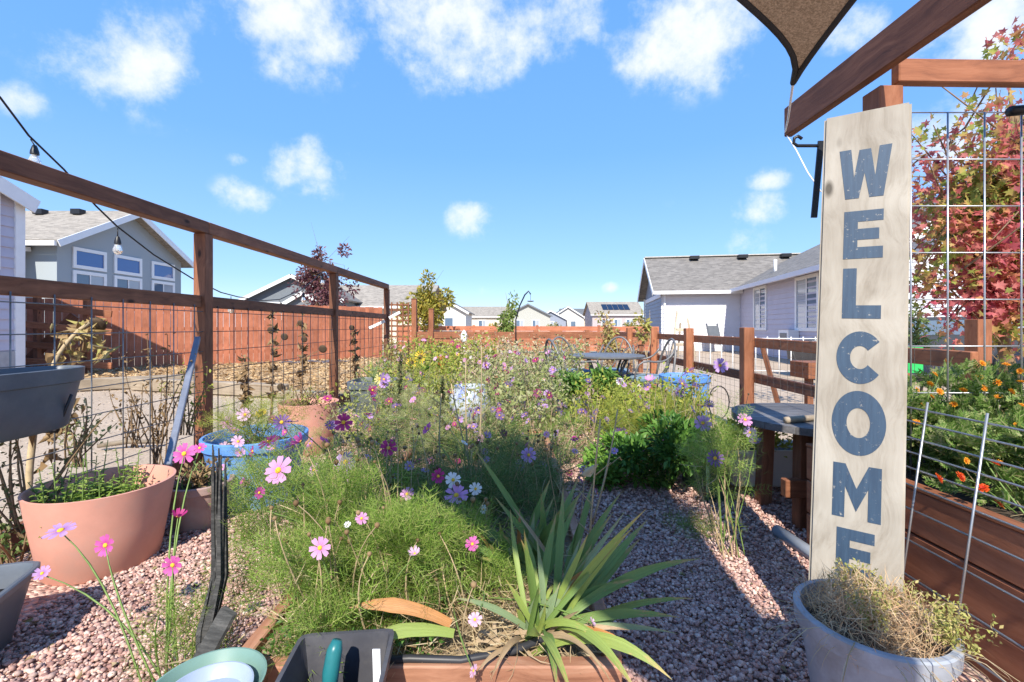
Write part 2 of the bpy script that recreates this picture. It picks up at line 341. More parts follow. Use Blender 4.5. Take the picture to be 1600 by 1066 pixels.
# ---- loose material that nobody could count
def gravel_stones():
    t = (1+5**.5)/2
    iv = np.array([(-1,t,0),(1,t,0),(-1,-t,0),(1,-t,0),(0,-1,t),(0,1,t),(0,-1,-t),(0,1,-t),(t,0,-1),(t,0,1),(-t,0,-1),(-t,0,1)], float)/1.902
    it = np.array([(0,11,5),(0,5,1),(0,1,7),(0,7,10),(0,10,11),(1,5,9),(5,11,4),(11,10,2),(10,7,6),(7,1,8),(3,9,4),(3,4,2),(3,2,6),(3,6,8),(3,8,9),(4,9,5),(2,4,11),(6,2,10),(8,6,7),(9,8,1)])
    pts = []
    for (x0, x1, y0, y1, n) in [(-1.75,1.4,.85,2.2,46000),(-2.38,2.1,2.2,3.4,23000),(-2.38,2.1,3.4,5.6,11000)]:
        p = np.stack([rng.uniform(x0, x1, n), rng.uniform(y0, y1, n)], 1); pts.append(p)
    p = np.concatenate(pts)
    px = 800+F*p[:, 0]/p[:, 1]
    keep = (px > -60) & (px < 1500) & ~((p[:, 0] > BED[0]) & (p[:, 0] < BED[1]) & (p[:, 1] > BED[2]) & (p[:, 1] < BED[3]))
    p = p[keep]; M = len(p); s = rng.uniform(.0036, .0076, M)*rng.choice([1,1,1,1.45],M)*(1+.25*(p[:, 1] > 2.2)+.3*(p[:, 1] > 3.4))
    an = np.stack([rng.uniform(.8, 1.5, M), rng.uniform(.7, 1.1, M), rng.uniform(.5, .85, M)], 1)
    P = np.stack([p[:, 0], p[:, 1], .002+s*.45+rng.uniform(0, .006, M)], 1)
    D = np.stack([rng.normal(size=M), rng.normal(size=M), rng.normal(size=M)*.35], 1)
    up = np.stack([rng.normal(size=M)*.3, rng.normal(size=M)*.3, np.ones(M)], 1)
    V, T = scatter(iv, it, P, D, s, up, an)
    m, N, L, bs = newmat('gravel_stone'); ge = N.new('ShaderNodeNewGeometry'); r = ramp(N, GCOLS, 'CONSTANT'); L.new(ge.outputs['Random Per Island'], r.inputs[0])
    tc = N.new('ShaderNodeTexCoord'); n = noise(N, L, tc.outputs['Object'], 220, 3); r2 = ramp(N, [(.3, (.8,.8,.8)), (.7, (1.1,1.1,1.1))]); L.new(n, r2.inputs[0])
    L.new(mix(N, L, 1.0, r.outputs[0], r2.outputs[0], 'MULTIPLY'), bs.inputs['Base Color']); bs.inputs['Roughness'].default_value = .85
    o = npmesh('gravel', V, T, m); tag(o, 'loose pink and grey gravel covering the garden path', 'gravel', kind='stuff')
    n = 420; q = np.stack([rng.uniform(-1.7, 1.35, n), rng.uniform(.9, 3.2, n), rng.uniform(.012, .022, n)], 1); q = q[(q[:, 0] < BED[0]-.02) | (q[:, 0] > BED[1]+.02)]
    V, T = scatter(*T_leaf(.4, .3, .3), q, rng.normal(size=(len(q), 3))*np.array([1, 1, .15]), rng.uniform(.008, .035, len(q))); o = npmesh('leaf_litter', V, T, leafy('litter', [(.34,.24,.12),(.24,.15,.08),(.46,.36,.2),(.20,.2,.07)], .1, .9)); tag(o, 'scattered dry leaf scraps lying on the gravel', 'leaf litter', kind='stuff')
BED = (-.66, .26, 1.07, 3.55)
gravel_stones()
def mulch():
    n = 9000; x = rng.uniform(-10.5, -2.5, n); y = rng.uniform(7.2, 15.2, n)
    lo = 7.2-(x+2.5)*.28; hi = 15.4-(np.minimum(x, -4.3)+4.3)*-.7
    k = (y > lo) & (y < hi); x, y = x[k], y[k]; M = len(x)
    V, T = scatter(SMALL[0]*np.array([1, .6, 1]), SMALL[1], np.stack([x, y, rng.uniform(.01, .05, M)], 1), np.stack([rng.normal(size=M), rng.normal(size=M), rng.normal(size=M)*.35], 1), rng.uniform(.06, .15, M))
    o = npmesh('bark_chips', V, T, leafy('bark_chip', [(.28,.17,.08),(.46,.31,.16),(.58,.42,.24),(.40,.25,.12)], .05, .9)); tag(o, 'yellowish wood chips strewn below the red picket fence', 'wood chips', kind='stuff')
mulch()
def pebble_yard():
    n = 5000; x = rng.uniform(-9, -2.6, n); y = rng.uniform(2.6, 8.2, n); M = n
    V, T = scatter(SMALL[0]*np.array([1, .8, 2.5]), SMALL[1], np.stack([x, y, rng.uniform(-.008, .004, M)], 1), np.stack([rng.normal(size=M), rng.normal(size=M), rng.normal(size=M)*.2], 1), rng.uniform(.01, .035, M))
    o = npmesh('loose_stones', V, T, leafy('yard_stone', [(.28,.22,.17),(.45,.38,.31),(.52,.45,.38)], 0, .9)); tag(o, 'small stones and crumbs lying on the bare sandy yard', 'stones', kind='stuff')
pebble_yard()
# ================================================================== HOUSES
def shingle(name, c):
    m, N, L, bs = newmat(name); tc = N.new('ShaderNodeTexCoord'); v = tc.outputs['Object']
    mp = N.new('ShaderNodeMapping'); mp.inputs['Scale'].default_value = (3, 3, 14); L.new(v, mp.inputs[0])
    vo = N.new('ShaderNodeTexVoronoi'); vo.inputs['Scale'].default_value = 1.6; L.new(mp.outputs[0], vo.inputs['Vector'])
    sp = N.new('ShaderNodeSeparateColor'); L.new(vo.outputs['Color'], sp.inputs[0])
    r = ramp(N, [(0, tuple(x*.75 for x in c)), (1, tuple(x*1.25 for x in c))]); L.new(sp.outputs[0], r.inputs[0])
    n = noise(N, L, v, 30, 4); r2 = ramp(N, [(.3, (.85,.85,.85)), (.7, (1.1,1.1,1.1))]); L.new(n, r2.inputs[0])
    L.new(mix(N, L, 1.0, r.outputs[0], r2.outputs[0], 'MULTIPLY'), bs.inputs['Base Color']); bs.inputs['Roughness'].default_value = .92
    bump(N, L, bs, vo.outputs['Distance'], .4, .02); return m
ROOFT = shingle('roof_tan', (.29,.255,.21)); ROOFG = shingle('roof_grey', (.185,.168,.148)); ROOFD = shingle('roof_dark', (.13,.135,.14))
LAV = plain('lavender_and_shaded_siding', (.50,.48,.56), .6, .05, 3); LAVW = plain('pale_siding', (.70,.69,.72), .6, .04, 3); BLUEG = plain('blue_grey_and_shaded_siding', (.26,.29,.36), .6, .06, 4)  # lavender and blue-grey also carry the shade on the pale house's left-facing walls
STUCCO = plain('grey_stucco', (.34,.38,.40), .9, .06, 40, bmp=.3); BEIGE = plain('beige_wall', (.62,.55,.44), .8, .05, 8); CREAM = plain('white_wall', (.62,.59,.54), .8, .04, 8)
DGREY = plain('slate_wall', (.16,.18,.20), .8, .06, 6); CONC = plain('concrete', (.36,.36,.37), .9, .15, 6)
def lap_siding(parent, p0, p1, z0, ztop, exp, mat, n_out, t=.026):
    """lap boards one above the other on a wall from p0 to p1; ztop may be a function of the fraction along the wall"""
    p0 = Vector((p0[0], p0[1], 0)); p1 = Vector((p1[0], p1[1], 0)); n = Vector((n_out[0], n_out[1], 0)).normalized()
    L = (p1-p0).length; u = (p1-p0)/L; z = z0
    zm = ztop if not callable(ztop) else max(ztop(i/40) for i in range(41))
    while z < zm-.01:
        zt = min(z+exp, zm); a, b = 0., 1.
        if callable(ztop):
            ok = [i/80 for i in range(81) if ztop(i/80) >= (z+zt)/2]
            if not ok: break
            a, b = ok[0], ok[-1]
            if b-a < .02: break
        q0 = p0+u*(a*L); q1 = p0+u*(b*L)
        vs = [q0+Vector((0,0,z))+n*t, q1+Vector((0,0,z))+n*t, q1+Vector((0,0,zt))+n*.002, q0+Vector((0,0,zt))+n*.002, q0+Vector((0,0,z)), q1+Vector((0,0,z)), q1+Vector((0,0,zt)), q0+Vector((0,0,zt))]
        mb = MB(); fs = [(0,1,2,3),(4,7,6,5),(0,4,5,1),(3,2,6,7),(0,3,7,4),(1,5,6,2)]
        if u.cross(Vector((0,0,1))).dot(n) < 0: fs = [f[::-1] for f in fs]
        mb.add(vs, fs).build('siding_board', mat, parent); z += exp
def window(parent, c, u, n, w, h, fw=.09, glass=None, slide=True, mat=None):
    """frame, panes and mullion on a wall: c centre, u along the wall, n outwards"""
    c = Vector(c); u = Vector(u).normalized(); n = Vector(n).normalized(); z = Vector((0, 0, 1)); mb = MB(); g = glass or GLASS
    for (a, b, cc, d) in ((-w/2-fw, -h/2-fw, fw, h+2*fw), (w/2, -h/2-fw, fw, h+2*fw), (-w/2, h/2, w, fw), (-w/2, -h/2-fw, w, fw)):
        mb.obox(c+u*a+z*b+n*.004, u*cc, z*d, n*.05)
    wd = mb.build('window', mat or WHITE, parent)
    ms = (((-w/2, 0), (0, w/2)) if slide else ((-w/2, w/2),))
    for k, (a, b) in enumerate(ms):
        MB().obox(c+u*a+z*(-h/2)+n*(.012+.006*k), u*(b-a), z*h, n*.006).build('pane', g if (k == 0 or g is GLASSB) else glassy('window_blind_glass', (.34,.37,.41), .12), wd)
    if slide: MB().obox(c+u*-.025+z*(-h/2)+n*.024, u*.05, z*h, n*.016).build('mullion', mat or WHITE, wd)
    return wd
def slab(a, b, c, d, t):                # roof slab: quad a,b,c,d thickened downwards
    a, b, c, d = map(Vector, (a, b, c, d)); n = (b-a).cross(d-a).normalized()
    if n.z < 0: n = -n
    q = [a, b, c, d]; lo = [p-n*t for p in q]
    return MB().add(q+lo, [(0,1,2,3),(7,6,5,4),(0,4,5,1),(1,5,6,2),(2,6,7,3),(3,7,4,0)])
def simple_house(name, label, x, y, w, dpt, eave, rise, wallm, roofm, gable='front', wins=(), z0=-.05, group=None, trimm=None, ov=.35):
    """a house with its front along X at depth y; gable 'front' (ridge along Y) or 'side' (ridge along X)"""
    t = thing(name, label, 'house', (x, y, z0), group); tm = trimm or WHITE
    mb = MB(); A = [(x-w/2, y), (x+w/2, y), (x+w/2, y+dpt), (x-w/2, y+dpt)]
    vs = [(a, b, z0) for a, b in A]+[(a, b, eave) for a, b in A]; fs = [(0,1,5,4),(1,2,6,5),(2,3,7,6),(3,0,4,7)]
    if gable == 'front': vs += [(x, y, eave+rise), (x, y+dpt, eave+rise)]; fs += [(4,5,8),(6,7,9)]
    else: vs += [(x-w/2, y+dpt/2, eave+rise), (x+w/2, y+dpt/2, eave+rise)]; fs += [(7,4,8),(5,6,9)]
    mb.add(vs, fs).build('wall', wallm, t)
    if gable == 'front':
        k = rise/(w/2); e = eave-ov*k; R = eave+rise+.12
        for s in (-1, 1):
            slab((x, y-ov, R), (x+s*(w/2+ov), y-ov, e+.12), (x+s*(w/2+ov), y+dpt+ov, e+.12), (x, y+dpt+ov, R), .1).build('roof', roofm, t)
            beam('rake_board', (x+s*.01, y-ov-.02, R-.12), (x+s*(w/2+ov), y-ov-.02, e), .03, .2, tm, t, 0)
    else:
        k = rise/(dpt/2); e = eave-ov*k; R = eave+rise+.12; ym = y+dpt/2
        for s in (-1, 1):
            slab((x-w/2-ov, ym, R), (x+w/2+ov, ym, R), (x+w/2+ov, ym+s*(dpt/2+ov), e+.12), (x-w/2-ov, ym+s*(dpt/2+ov), e+.12), .1).build('roof', roofm, t)
        beam('gutter', (x-w/2-ov, y-ov-.03, e), (x+w/2+ov, y-ov-.03, e), .06, .16, tm, t, 0)
    for (wx, wz, ww, wh) in wins: window(t, (x+wx, y, wz), (1, 0, 0), (0, -1, 0), ww, wh, .1, slide=ww > .9)
    return t
# --- the lavender house at the far left, long wall turned away from the sun
def left_house():
    c1 = Vector((-9.27, 8.6, 0)); u = Vector((.06, 1, 0)).normalized(); c0 = c1-u*7.5; n = Vector((u.y, -u.x, 0))
    t = thing('lavender_house', 'lavender lap-sided house at left edge with white corner trim and eave', 'house', c1)
    top = lambda f: 3.48+max(0, min((1-f)*7.5*.42, 1.9))
    w = MB(); b = n*-6
    w.add([c0, c1, c1+b, c0+b]+[p+Vector((0,0,3.53)) for p in (c0, c1, c1+b, c0+b)]+[c1-u*4.5+Vector((0,0,5.35)), c0+Vector((0,0,5.35))], [(0,1,5,8,9,4),(1,2,6,5),(2,3,7,6),(3,0,4,7)]).build('wall', LAV, t)
    lap_siding(t, c0, c1-u*.12, .62, top, .19, LAV, n)
    MB().obox(c1-u*.13+n*.003, u*.16, n*.04, Vector((0,0,3.52))).build('corner_trim', WHITE, t)
    MB().obox(c0+n*.004, (c1-c0)*.985, n*.03, Vector((0,0,.6))).build('foundation', CONC, t)
    a = c1+u*.12+n*.16+Vector((0,0,3.44)); d = c1-u*4.6+n*.16+Vector((0,0,5.45)); r = slab(a, d, d-n*7, a-n*7, .12).build('roof', ROOFG, t)
    beam('rake_board', a+n*.02-Vector((0,0,.1)), d+n*.02-Vector((0,0,.1)), .03, .26, WHITE, t, 0)
    MB().obox(a-Vector((0,0,.13))-n*.14, (d-a), n*.12, Vector((0,0,.015))).build('soffit', CREAM, t)
    window(t, c1-u*.95+Vector((0,0,2.78))+n*.03, u, n, .9, 1.2, .1, GLASSB)
    window(t, c1-u*3.6+Vector((0,0,2.6))+n*.03, u, n, 1.2, 1.35, .1, GLASSB)
left_house()
# --- grey stucco house behind the pickets
def grey_house():
    X = -16.8; y0, y1 = 16.8, 23.1; ev = 4.3; ap = 6.0; ym = (y0+y1)/2; xb = -34
    t = thing('stucco_house', 'grey stucco house with white framed windows under a wide gable', 'house', (X, ym, 0))
    MB().add([(X,y0,0),(X,y1,0),(X,y1,ev),(X,ym,ap),(X,y0,ev),(xb,y0,0),(xb,y1,0),(xb,y1,ev),(xb,ym,ap),(xb,y0,ev)], [(0,1,2,3,4),(0,4,9,5),(1,6,7,2),(5,9,8,7,6)]).build('wall', STUCCO, t)
    k = (ap-ev)/(ym-y0); ov = .45; zl = ev-ov*k
    for s, ye in ((-1, y0-ov), (1, y1+ov)):
        slab((X+.5, ym, ap+.14), (X+.5, ye, zl+.14), (xb, ye, zl+.14), (xb, ym, ap+.14), .12).build('roof', ROOFT, t)
        beam('rake_board', (X+.52, ym+s*.01, ap), (X+.52, ye, zl), .04, .24, WHITE, t, 0)
    beam('gutter', (X+.45, y0-ov-.05, zl+.0), (xb, y0-ov-.05, zl+.0), .1, .17, WHITE, t, 0)
    for yy in (18.1, 19.9, 21.9):
        w = 1.18
        window(t, (X, yy, 3.72), (0,1,0), (1,0,0), w, .55, .13, GLASSB, slide=False)
        window(t, (X, yy, 2.45), (0,1,0), (1,0,0), w, 1.3, .13, GLASS)
    for i, xx in enumerate((-20.3, -18.7, -23.2)): beam('roof_vent', (xx, ym-.55, ap-.05), (xx+.4, ym-.55, ap-.05), .3, .22, BLACK, t)
    # lower wing towards the viewer
    MB().box((xb,13.5,0),(X-1.3,y0-.05,3.5)).build('wing_wall', STUCCO, t)
    slab((X-.9,13.1,3.45),(X-.9,y0-.03,4.0),(xb,y0-.03,4.0),(xb,13.1,3.45),.12).build('roof', ROOFT, t)
    beam('gutter', (X-.88,13.05,3.4),(X-.88,y0-.1,3.9),.06,.16,WHITE,t,0)
    beam('downspout',(X-1.24,16.6,0),(X-1.24,16.6,3.6),.1,.1,WHITE,t,0)
grey_house()
# --- pale house on the right: main block with a gable end, wing coming towards the viewer
def right_house():
    A = Vector((6.6, 20.1, 0)); u = Vector((.174, .985, 0)); v = Vector((.985, -.174, 0)); Z = Vector((0,0,1)); ev = 2.72
    t = thing('pale_house', 'pale lap-sided house with grey shingle roof beyond the right-hand fence', 'house', A)
    B = A+v*3.25; dp = 6.0; R = 1.72
    ridge0 = A+u*dp/2+Z*(ev+R)
    MB().add([A, B, B+Z*ev, A+Z*ev, A+u*dp, A+u*dp+Z*ev, ridge0], [(0,1,2,3),(0,3,6,5,4)]).build('wall', LAVW, t)
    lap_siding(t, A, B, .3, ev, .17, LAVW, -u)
    lap_siding(t, A, A+u*dp, .3, 2.35, .17, BLUEG, -v)  # gable end in blue-grey: its shade is painted into the siding colour
    MB().obox(A+u*-.02+v*-.02+Z*2.36, u*(dp+.04), v*-.03, Z*.2).build('band_board', LAVW, t)
    for i in range(15):                 # board-and-batten gable
        s = .3+i*.39; hh = ev+R*(1-abs(s-dp/2)/(dp/2))
        if hh > 2.7: MB().obox(A+u*s+Z*2.56, u*.05, v*-.03, Z*(hh-2.6)).build('batten', BLUEG, t)
    MB().add([A+u*.02-v*.012+Z*2.56, A+u*(dp-.02)-v*.012+Z*2.56, A+u*dp-v*.012+Z*ev, ridge0-v*.012, A-v*.012+Z*ev], [(0,4,3,2,1)]).build('gable_panel', BLUEG, t)
    ov = .4; k = R/(dp/2); e0 = A-u*ov-v*ov+Z*(ev-ov*k+.1); r0 = ridge0-v*ov+Z*.1
    slab(e0, e0+v*9.5, r0+v*9.5, r0, .1).build('roof', ROOFG, t)
    b0 = A+u*(dp+ov)-v*ov+Z*(ev-ov*k+.1); slab(b0, b0+v*9.5, r0+v*9.5, r0, .1).build('roof', ROOFG, t)
    beam('rake_board', e0-v*.02-Z*.08, r0-v*.02-Z*.08, .03, .2, WHITE, t, 0); beam('rake_board', b0-v*.02-Z*.08, r0-v*.02-Z*.08, .03, .2, WHITE, t, 0)
    beam('gutter', e0-u*.06-Z*.06, e0-u*.06-Z*.06+v*3.6, .1, .14, WHITE, t, 0)
    beam('downspout', A-u*.08+v*.12, A-u*.08+v*.12+Z*(ev-.1), .08, .08, WHITE, t, 0)
    beam('downspout', A+u*(dp+.05)-v*.06, A+u*(dp+.05)-v*.06+Z*(ev-.1), .08, .08, WHITE, t, 0)
    beam('ridge_cap', r0+Z*.03, r0+Z*.03+v*8.5, .28, .05, plain('ridge_cap_pale', (.46,.43,.38), .9), t, 0)
    for s in (2.1, 4.3, 6.2): beam('roof_vent', r0+v*s-u*.45-Z*.1, r0+v*(s+.42)-u*.45-Z*.1, .3, .16, BLACK, t)
    wl = 9.3; E = B-u*wl; ww = 8.6; RW = 2.15; kw = RW/(ww/2)
    MB().add([B, E, E+Z*ev, B+Z*ev, E+v*ww, E+v*ww+Z*ev, E+v*ww/2+Z*(ev+RW)], [(0,3,2,1),(1,2,6,5,4)]).build('wing_wall', LAV, t)
    lap_siding(t, E, B, .3, ev, .17, LAV, -v)  # wing side is the pale siding with shade mixed into its colour
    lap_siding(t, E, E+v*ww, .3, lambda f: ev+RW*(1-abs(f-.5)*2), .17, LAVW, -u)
    we = B-v*ov+u*.0+Z*(ev-ov*kw+.12); wr = B+v*ww/2+Z*(ev+RW+.12); fe = E-u*ov-v*ov+Z*(ev-ov*kw+.12); fr = E-u*ov+v*ww/2+Z*(ev+RW+.12)
    slab(fe, we+u*2.2, wr+u*2.2, fr, .1).build('wing_roof', ROOFG, t)
    fo = E-u*ov+v*(ww+ov)+Z*(ev-ov*kw+.12); slab(fo, fo+u*11, fr+u*11, fr, .1).build('wing_roof', ROOFG, t)
    beam('gutter', fe-v*.06-Z*.05, we-v*.06-Z*.05, .1, .14, LAVW, t, 0)
    beam('rake_board', fe-u*.02-Z*.1, fr-u*.02-Z*.1, .03, .24, WHITE, t, 0); beam('rake_board', fo-u*.02-Z*.1, fr-u*.02-Z*.1, .03, .24, WHITE, t, 0)
    beam('ridge_cap', fr+Z*.03, wr+Z*.03, .28, .05, plain('ridge_cap_pale', (.46,.43,.38), .9), t, 0)
    MB().tube([we-u*1.6+v*1.2+Z*.4, we-u*1.6+v*1.2+Z*1.05], .06, 8).build('vent_pipe', WHITE, t, True)
    for s, wd in ((2.4, 1.15), (6.2, 1.3)): window(t, B-u*s+Z*1.75, u, -v, wd, 1.45, .1, GLASS)
    window(t, E+v*2.6+Z*.95, v, -u, 1.1, 1.1, .1, GLASS); window(t, E+v*5.4+Z*1.5, v, -u, 1.3, 1.4, .1, GLASS)
    ac = thing('window_air_conditioner', 'white box air conditioner on the pale wing wall under the window', 'air conditioner', B-u*5.5-v*.02)
    o = B-u*5.7-v*.03; MB().obox(o+Z*.45, u*.75, v*-.3, Z*.5).build('case', WHITE, ac); MB().obox(o+Z*.52+u*.12-v*.302, u*.5, v*-.01, Z*.34).build('grille', GREYP, ac)
right_house()
# --- far houses
simple_house('gabled_house', 'slate grey house with white trimmed gables above the red picket fence', -13.2, 27.5, 5.6, 9, 2.75, 1.35, DGREY, ROOFG, 'front', [(-1.3,2.0,1.0,.9)])
hb = simple_house('gabled_house', 'low grey house with long tan roof beside the purple-leaved tree', -10.4, 30.5, 9, 8, 2.5, 1.6, BEIGE, ROOFT, 'side')
simple_house('porch_gable', 'small white trimmed gable in front of the slate grey house', -12.0, 26.3, 2.6, 1.2, 2.25, .75, DGREY, ROOFG, 'front', ov=.25)
simple_house('far_house', 'white-walled house with grey roof right of the yellow-green tree', -7.3, 46.2, 5.2, 7, 2.6, 1.5, CREAM, ROOFG, 'front', [(.9,1.5,.8,.9)])
simple_house('far_house', 'beige house with tan roof behind the far fence', -6.3, 78.0, 12.3, 8, 2.9, 1.7, BEIGE, ROOFT, 'side', [(-2.6,1.6,1.2,1.1),(1.2,1.6,1.2,1.1)])
simple_house('far_house', 'house with dark gable and pale porch columns in the far centre', 2.4, 69.0, 6.8, 8, 2.8, 1.7, plain('sage_wall', (.40,.40,.36), .8), ROOFD, 'front', [(-1.2,1.5,1,1.1),(1.2,1.5,1,1.1)], trimm=DGREY)
simple_house('far_house', 'blue-grey cottage with dark roof right of the porch columns house', 7.1, 84.0, 5.7, 8, 2.5, 1.5, BLUEG, ROOFD, 'front', [(0,1.5,1.2,1)])
simple_house('far_house', 'cream house with steep gable and dark side roof in the distance', 10.5, 85.5, 6.0, 8, 2.9, 1.9, CREAM, ROOFG, 'front', [(-1,1.6,.9,1),(1,1.6,.9,1)])
simple_house('far_house', 'pale beige house with a low dark roof in the distance', 14.4, 90.0, 8.5, 8, 2.9, 1.8, BEIGE, ROOFD, 'side', [(-1.8,1.6,1.1,1),(1.5,1.6,1.1,1)])
sh = simple_house('far_house', 'mauve house with dark solar panels on its tan roof', 17.4, 75.0, 8.3, 8, 3.2, 2.1, plain('mauve_wall', (.42,.36,.36), .8), ROOFT, 'side', [(-2.0,1.7,1.1,1.1),(0,1.7,1.1,1.1),(2.0,1.7,1.1,1.1)])
for i in range(5):
    k = 2.1/4; y0 = 76.0; zz = 3.2+.12+(y0-75)*k
    slab((15.2+i*.92, y0, zz+.08), (16.06+i*.92, y0, zz+.08), (16.06+i*.92, y0+1.9, zz+.08+1.9*k), (15.2+i*.92, y0+1.9, zz+.08+1.9*k), .05).build('solar_panel', glassy('solar_glass', (.01,.015,.03), .15), sh)
# ================================================================== FENCES
def picket_fence():
    a = Vector((-11.3, 10.2, 0)); b = Vector((-4.35, 15.3, 0)); L = (b-a).length; u = (b-a)/L; n = Vector((u.y, -u.x, 0))
    t = thing('picket_fence', 'red stained picket privacy fence running along the left yard', 'fence', a)
    n_p = int(L/.146)
    for i in range(n_p):
        p = a+u*(.07+i*.146); h = 1.7+.012*math.sin(i*2.1); beam('picket', p+Vector((0,0,.03)), p+Vector((0,0,1.712 if i % 3 else 1.70)), .018, .139, PICK, t, .002, up=u)
    for z in (.35, 1.0, 1.5): beam('rail', a-n*.035+Vector((0,0,z)), b-n*.035+Vector((0,0,z)), .04, .09, PICK, t)
picket_fence()
def deck_rail():
    t = thing('wooden_stair_railing', 'shaded brown wooden stair railing beside the lavender house', 'railing', (-10.0, 9.9, 0))
    for x, y in ((-10.2,9.78),(-9.3,9.96)): beam('post', (x,y,0), (x,y,1.72), .1, .1, STAIN, t)
    for z, dz in ((1.45,-.12),(1.05,-.12),(.62,-.1),(.25,-.05)): beam('rail', (-10.7,9.62,z+.1), (-8.75,9.95,z+dz), .04, .14, STAINR, t)
    beam('stringer', (-10.6,9.75,.1), (-9.6,10.0,1.3), .04, .2, STAIN, t)
deck_rail()
XL = -2.285; DULL = plain('grey_wire', (.20,.20,.20), .5, .2, 20, metal=.3)
def left_fence():
    t = thing('garden_fence', 'tall brown wooden garden fence with wire grid on the left', 'fence', (XL, 5.9, 0))
    ys = [.93, 3.37, 5.84, 8.3]
    for y in ys[1:]: beam('post', (XL,y,-.02), (XL,y,1.736), .089, .089, STAIN, t)
    for i in range(3):
        beam('top_rail', (XL,ys[i]+(0 if i else 0),1.782), (XL,ys[i+1]-.003,1.782), .089, .089, STAIN, t)
        beam('middle_rail', (XL,ys[i]+.046,1.236), (XL,ys[i+1]-.046,1.236), .04, .086, STAIN, t)
        g = thing('wire_grid_panel', ['galvanised wire grid panel in the fence bay nearest the viewer on the left', 'wire grid panel between the first and second posts of the left fence', 'wire grid panel in the farthest bay of the left fence'][i], 'wire panel', (XL, ys[i], 0), 'wire panels in the left fence')
        y0, y1 = ys[i]+.05, ys[i+1]-.05; n = 12; x = XL+.024
        for k in range(n): 
            y = y0+.08+k*(y1-y0-.16)/(n-1); wire('wire', (x,y,.12), (x,y,1.21), .0036, DULL if i == 0 else RUSTW, g)
        for k in range(8): z = .14+.146*k; wire('wire', (x+.006,y0,z), (x+.006,y1,z), .0031, DULL if i == 0 else RUSTW, g)
    beam('base_board', (XL,.93,.07), (XL,8.3,.07), .036, .14, STAIN, t)
left_fence()
XR = 2.27
def right_fence():
    t = thing('low_fence', 'low brown post and rail fence on the right with fine wire mesh', 'fence', (XR, 5.8, 0))
    ys = [2.9, 4.4, 5.85, 7.3, 8.8, 10.2]
    for i, y in enumerate(ys[1:]): beam('post', (XR,y,-.02), (XR,y,1.045-.01*(i % 2)), .1, .1, STAINR, t, .006)
    for i in range(len(ys)-1):
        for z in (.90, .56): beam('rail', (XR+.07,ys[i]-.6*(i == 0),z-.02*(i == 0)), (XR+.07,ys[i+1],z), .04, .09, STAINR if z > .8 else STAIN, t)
    mb = MB()
    for k in range(75): y = 2.4+k*.1; mb.tube([(XR+.03,y,.05),(XR+.03,y,.95)], .0012, 3, False)
    for k in range(15): z = .08+k*.06; mb.tube([(XR+.032,2.4,z),(XR+.032,10,z)], .0012, 3, False)
    o = mb.build('wire_mesh', RUSTW, t); o['kind'] = 'stuff'
    q = thing('leaning_stake', 'slim brown stake leaning behind the low right-hand fence', 'stake', (2.8,5.0,0)); beam('stake', (2.95,4.95,0), (2.8,5.1,.86), .045, .045, STAIN, q)
right_fence()
def white_fence():
    t = thing('white_wire_fence', 'low white wire fence standing along the pale house', 'fence', (6.5, 10.5, 0))
    for k in range(26): x = 4.2+k*.22; wire('picket_wire', (x,10.2-.06*k,.0), (x,10.2-.06*k,.84), .012, WHITE, t)
    for z in (.1, .8): wire('rail_wire', (4.2,10.2,z), (9.7,8.7,z), .012, WHITE, t)
white_fence()
def back_fence():
    t = thing('back_fence', 'brown horizontal rail fence closing the far end of the garden', 'fence', (0, 10.6, 0))
    for x in (-1.9, -.7, .55, 1.75, 3.0): beam('post', (x,10.62,-.02), (x,10.62,.98), .1, .1, STAINR, t)
    for z, h in ((.86,.15),(.70,.12),(.36,.16)): beam('rail', (-2.3,10.55,z), (3.4,10.55,z), .04, h, STAINR, t)
    mb = MB()
    for k in range(57): mb.tube([(-2.3+k*.1,10.53,.1),(-2.3+k*.1,10.53,.9)], .0015, 3, False)
    o = mb.build('wire_mesh', RUSTW, t); o['kind'] = 'stuff'
    f = thing('board_fence', 'red board fence beyond the far end of the garden', 'fence', (0, 17.5, 0))
    for i, z in enumerate((.25,.45,.65,.85,1.05)): beam('board', (-4.4,17.5,z-.05), (6,18.6,z-.08), .03, .185, PICK, f)
    for x in (-4,-1.5,1,3.5): beam('post', (x,17.6+(x+4)*.1,0), (x,17.6+(x+4)*.1,1.12), .1, .1, PICK, f)
    for x, y, h, lab in ((-2.05,9.55,1.62,'tall brown post beside the lattice at the garden corner'), (-1.72,9.7,1.42,'slim brown post right of the lattice')):
        p = thing('tall_post', lab, 'post', (x,y,0)); beam('post', (x,y,-.02), (x,y,h), .1, .1, STAINR, p); beam('post_cap', (x-.055,y,h+.012), (x+.055,y,h+.012), .11, .024, STAIN, p)
    l = thing('lattice_trellis', 'dark wooden lattice trellis between the left fence and the tall post', 'trellis', (-2.3,9.4,0))
    for i in range(7): beam('slat', (-2.62,9.42,.85+i*.11), (-2.12,9.42,.85+i*.11), .015, .035, STAIN, l)
    for i in range(5): beam('slat', (-2.6+i*.115,9.40,.3), (-2.6+i*.115,9.40,1.56), .015, .03, STAIN, l, up=(1,0,0))
back_fence()
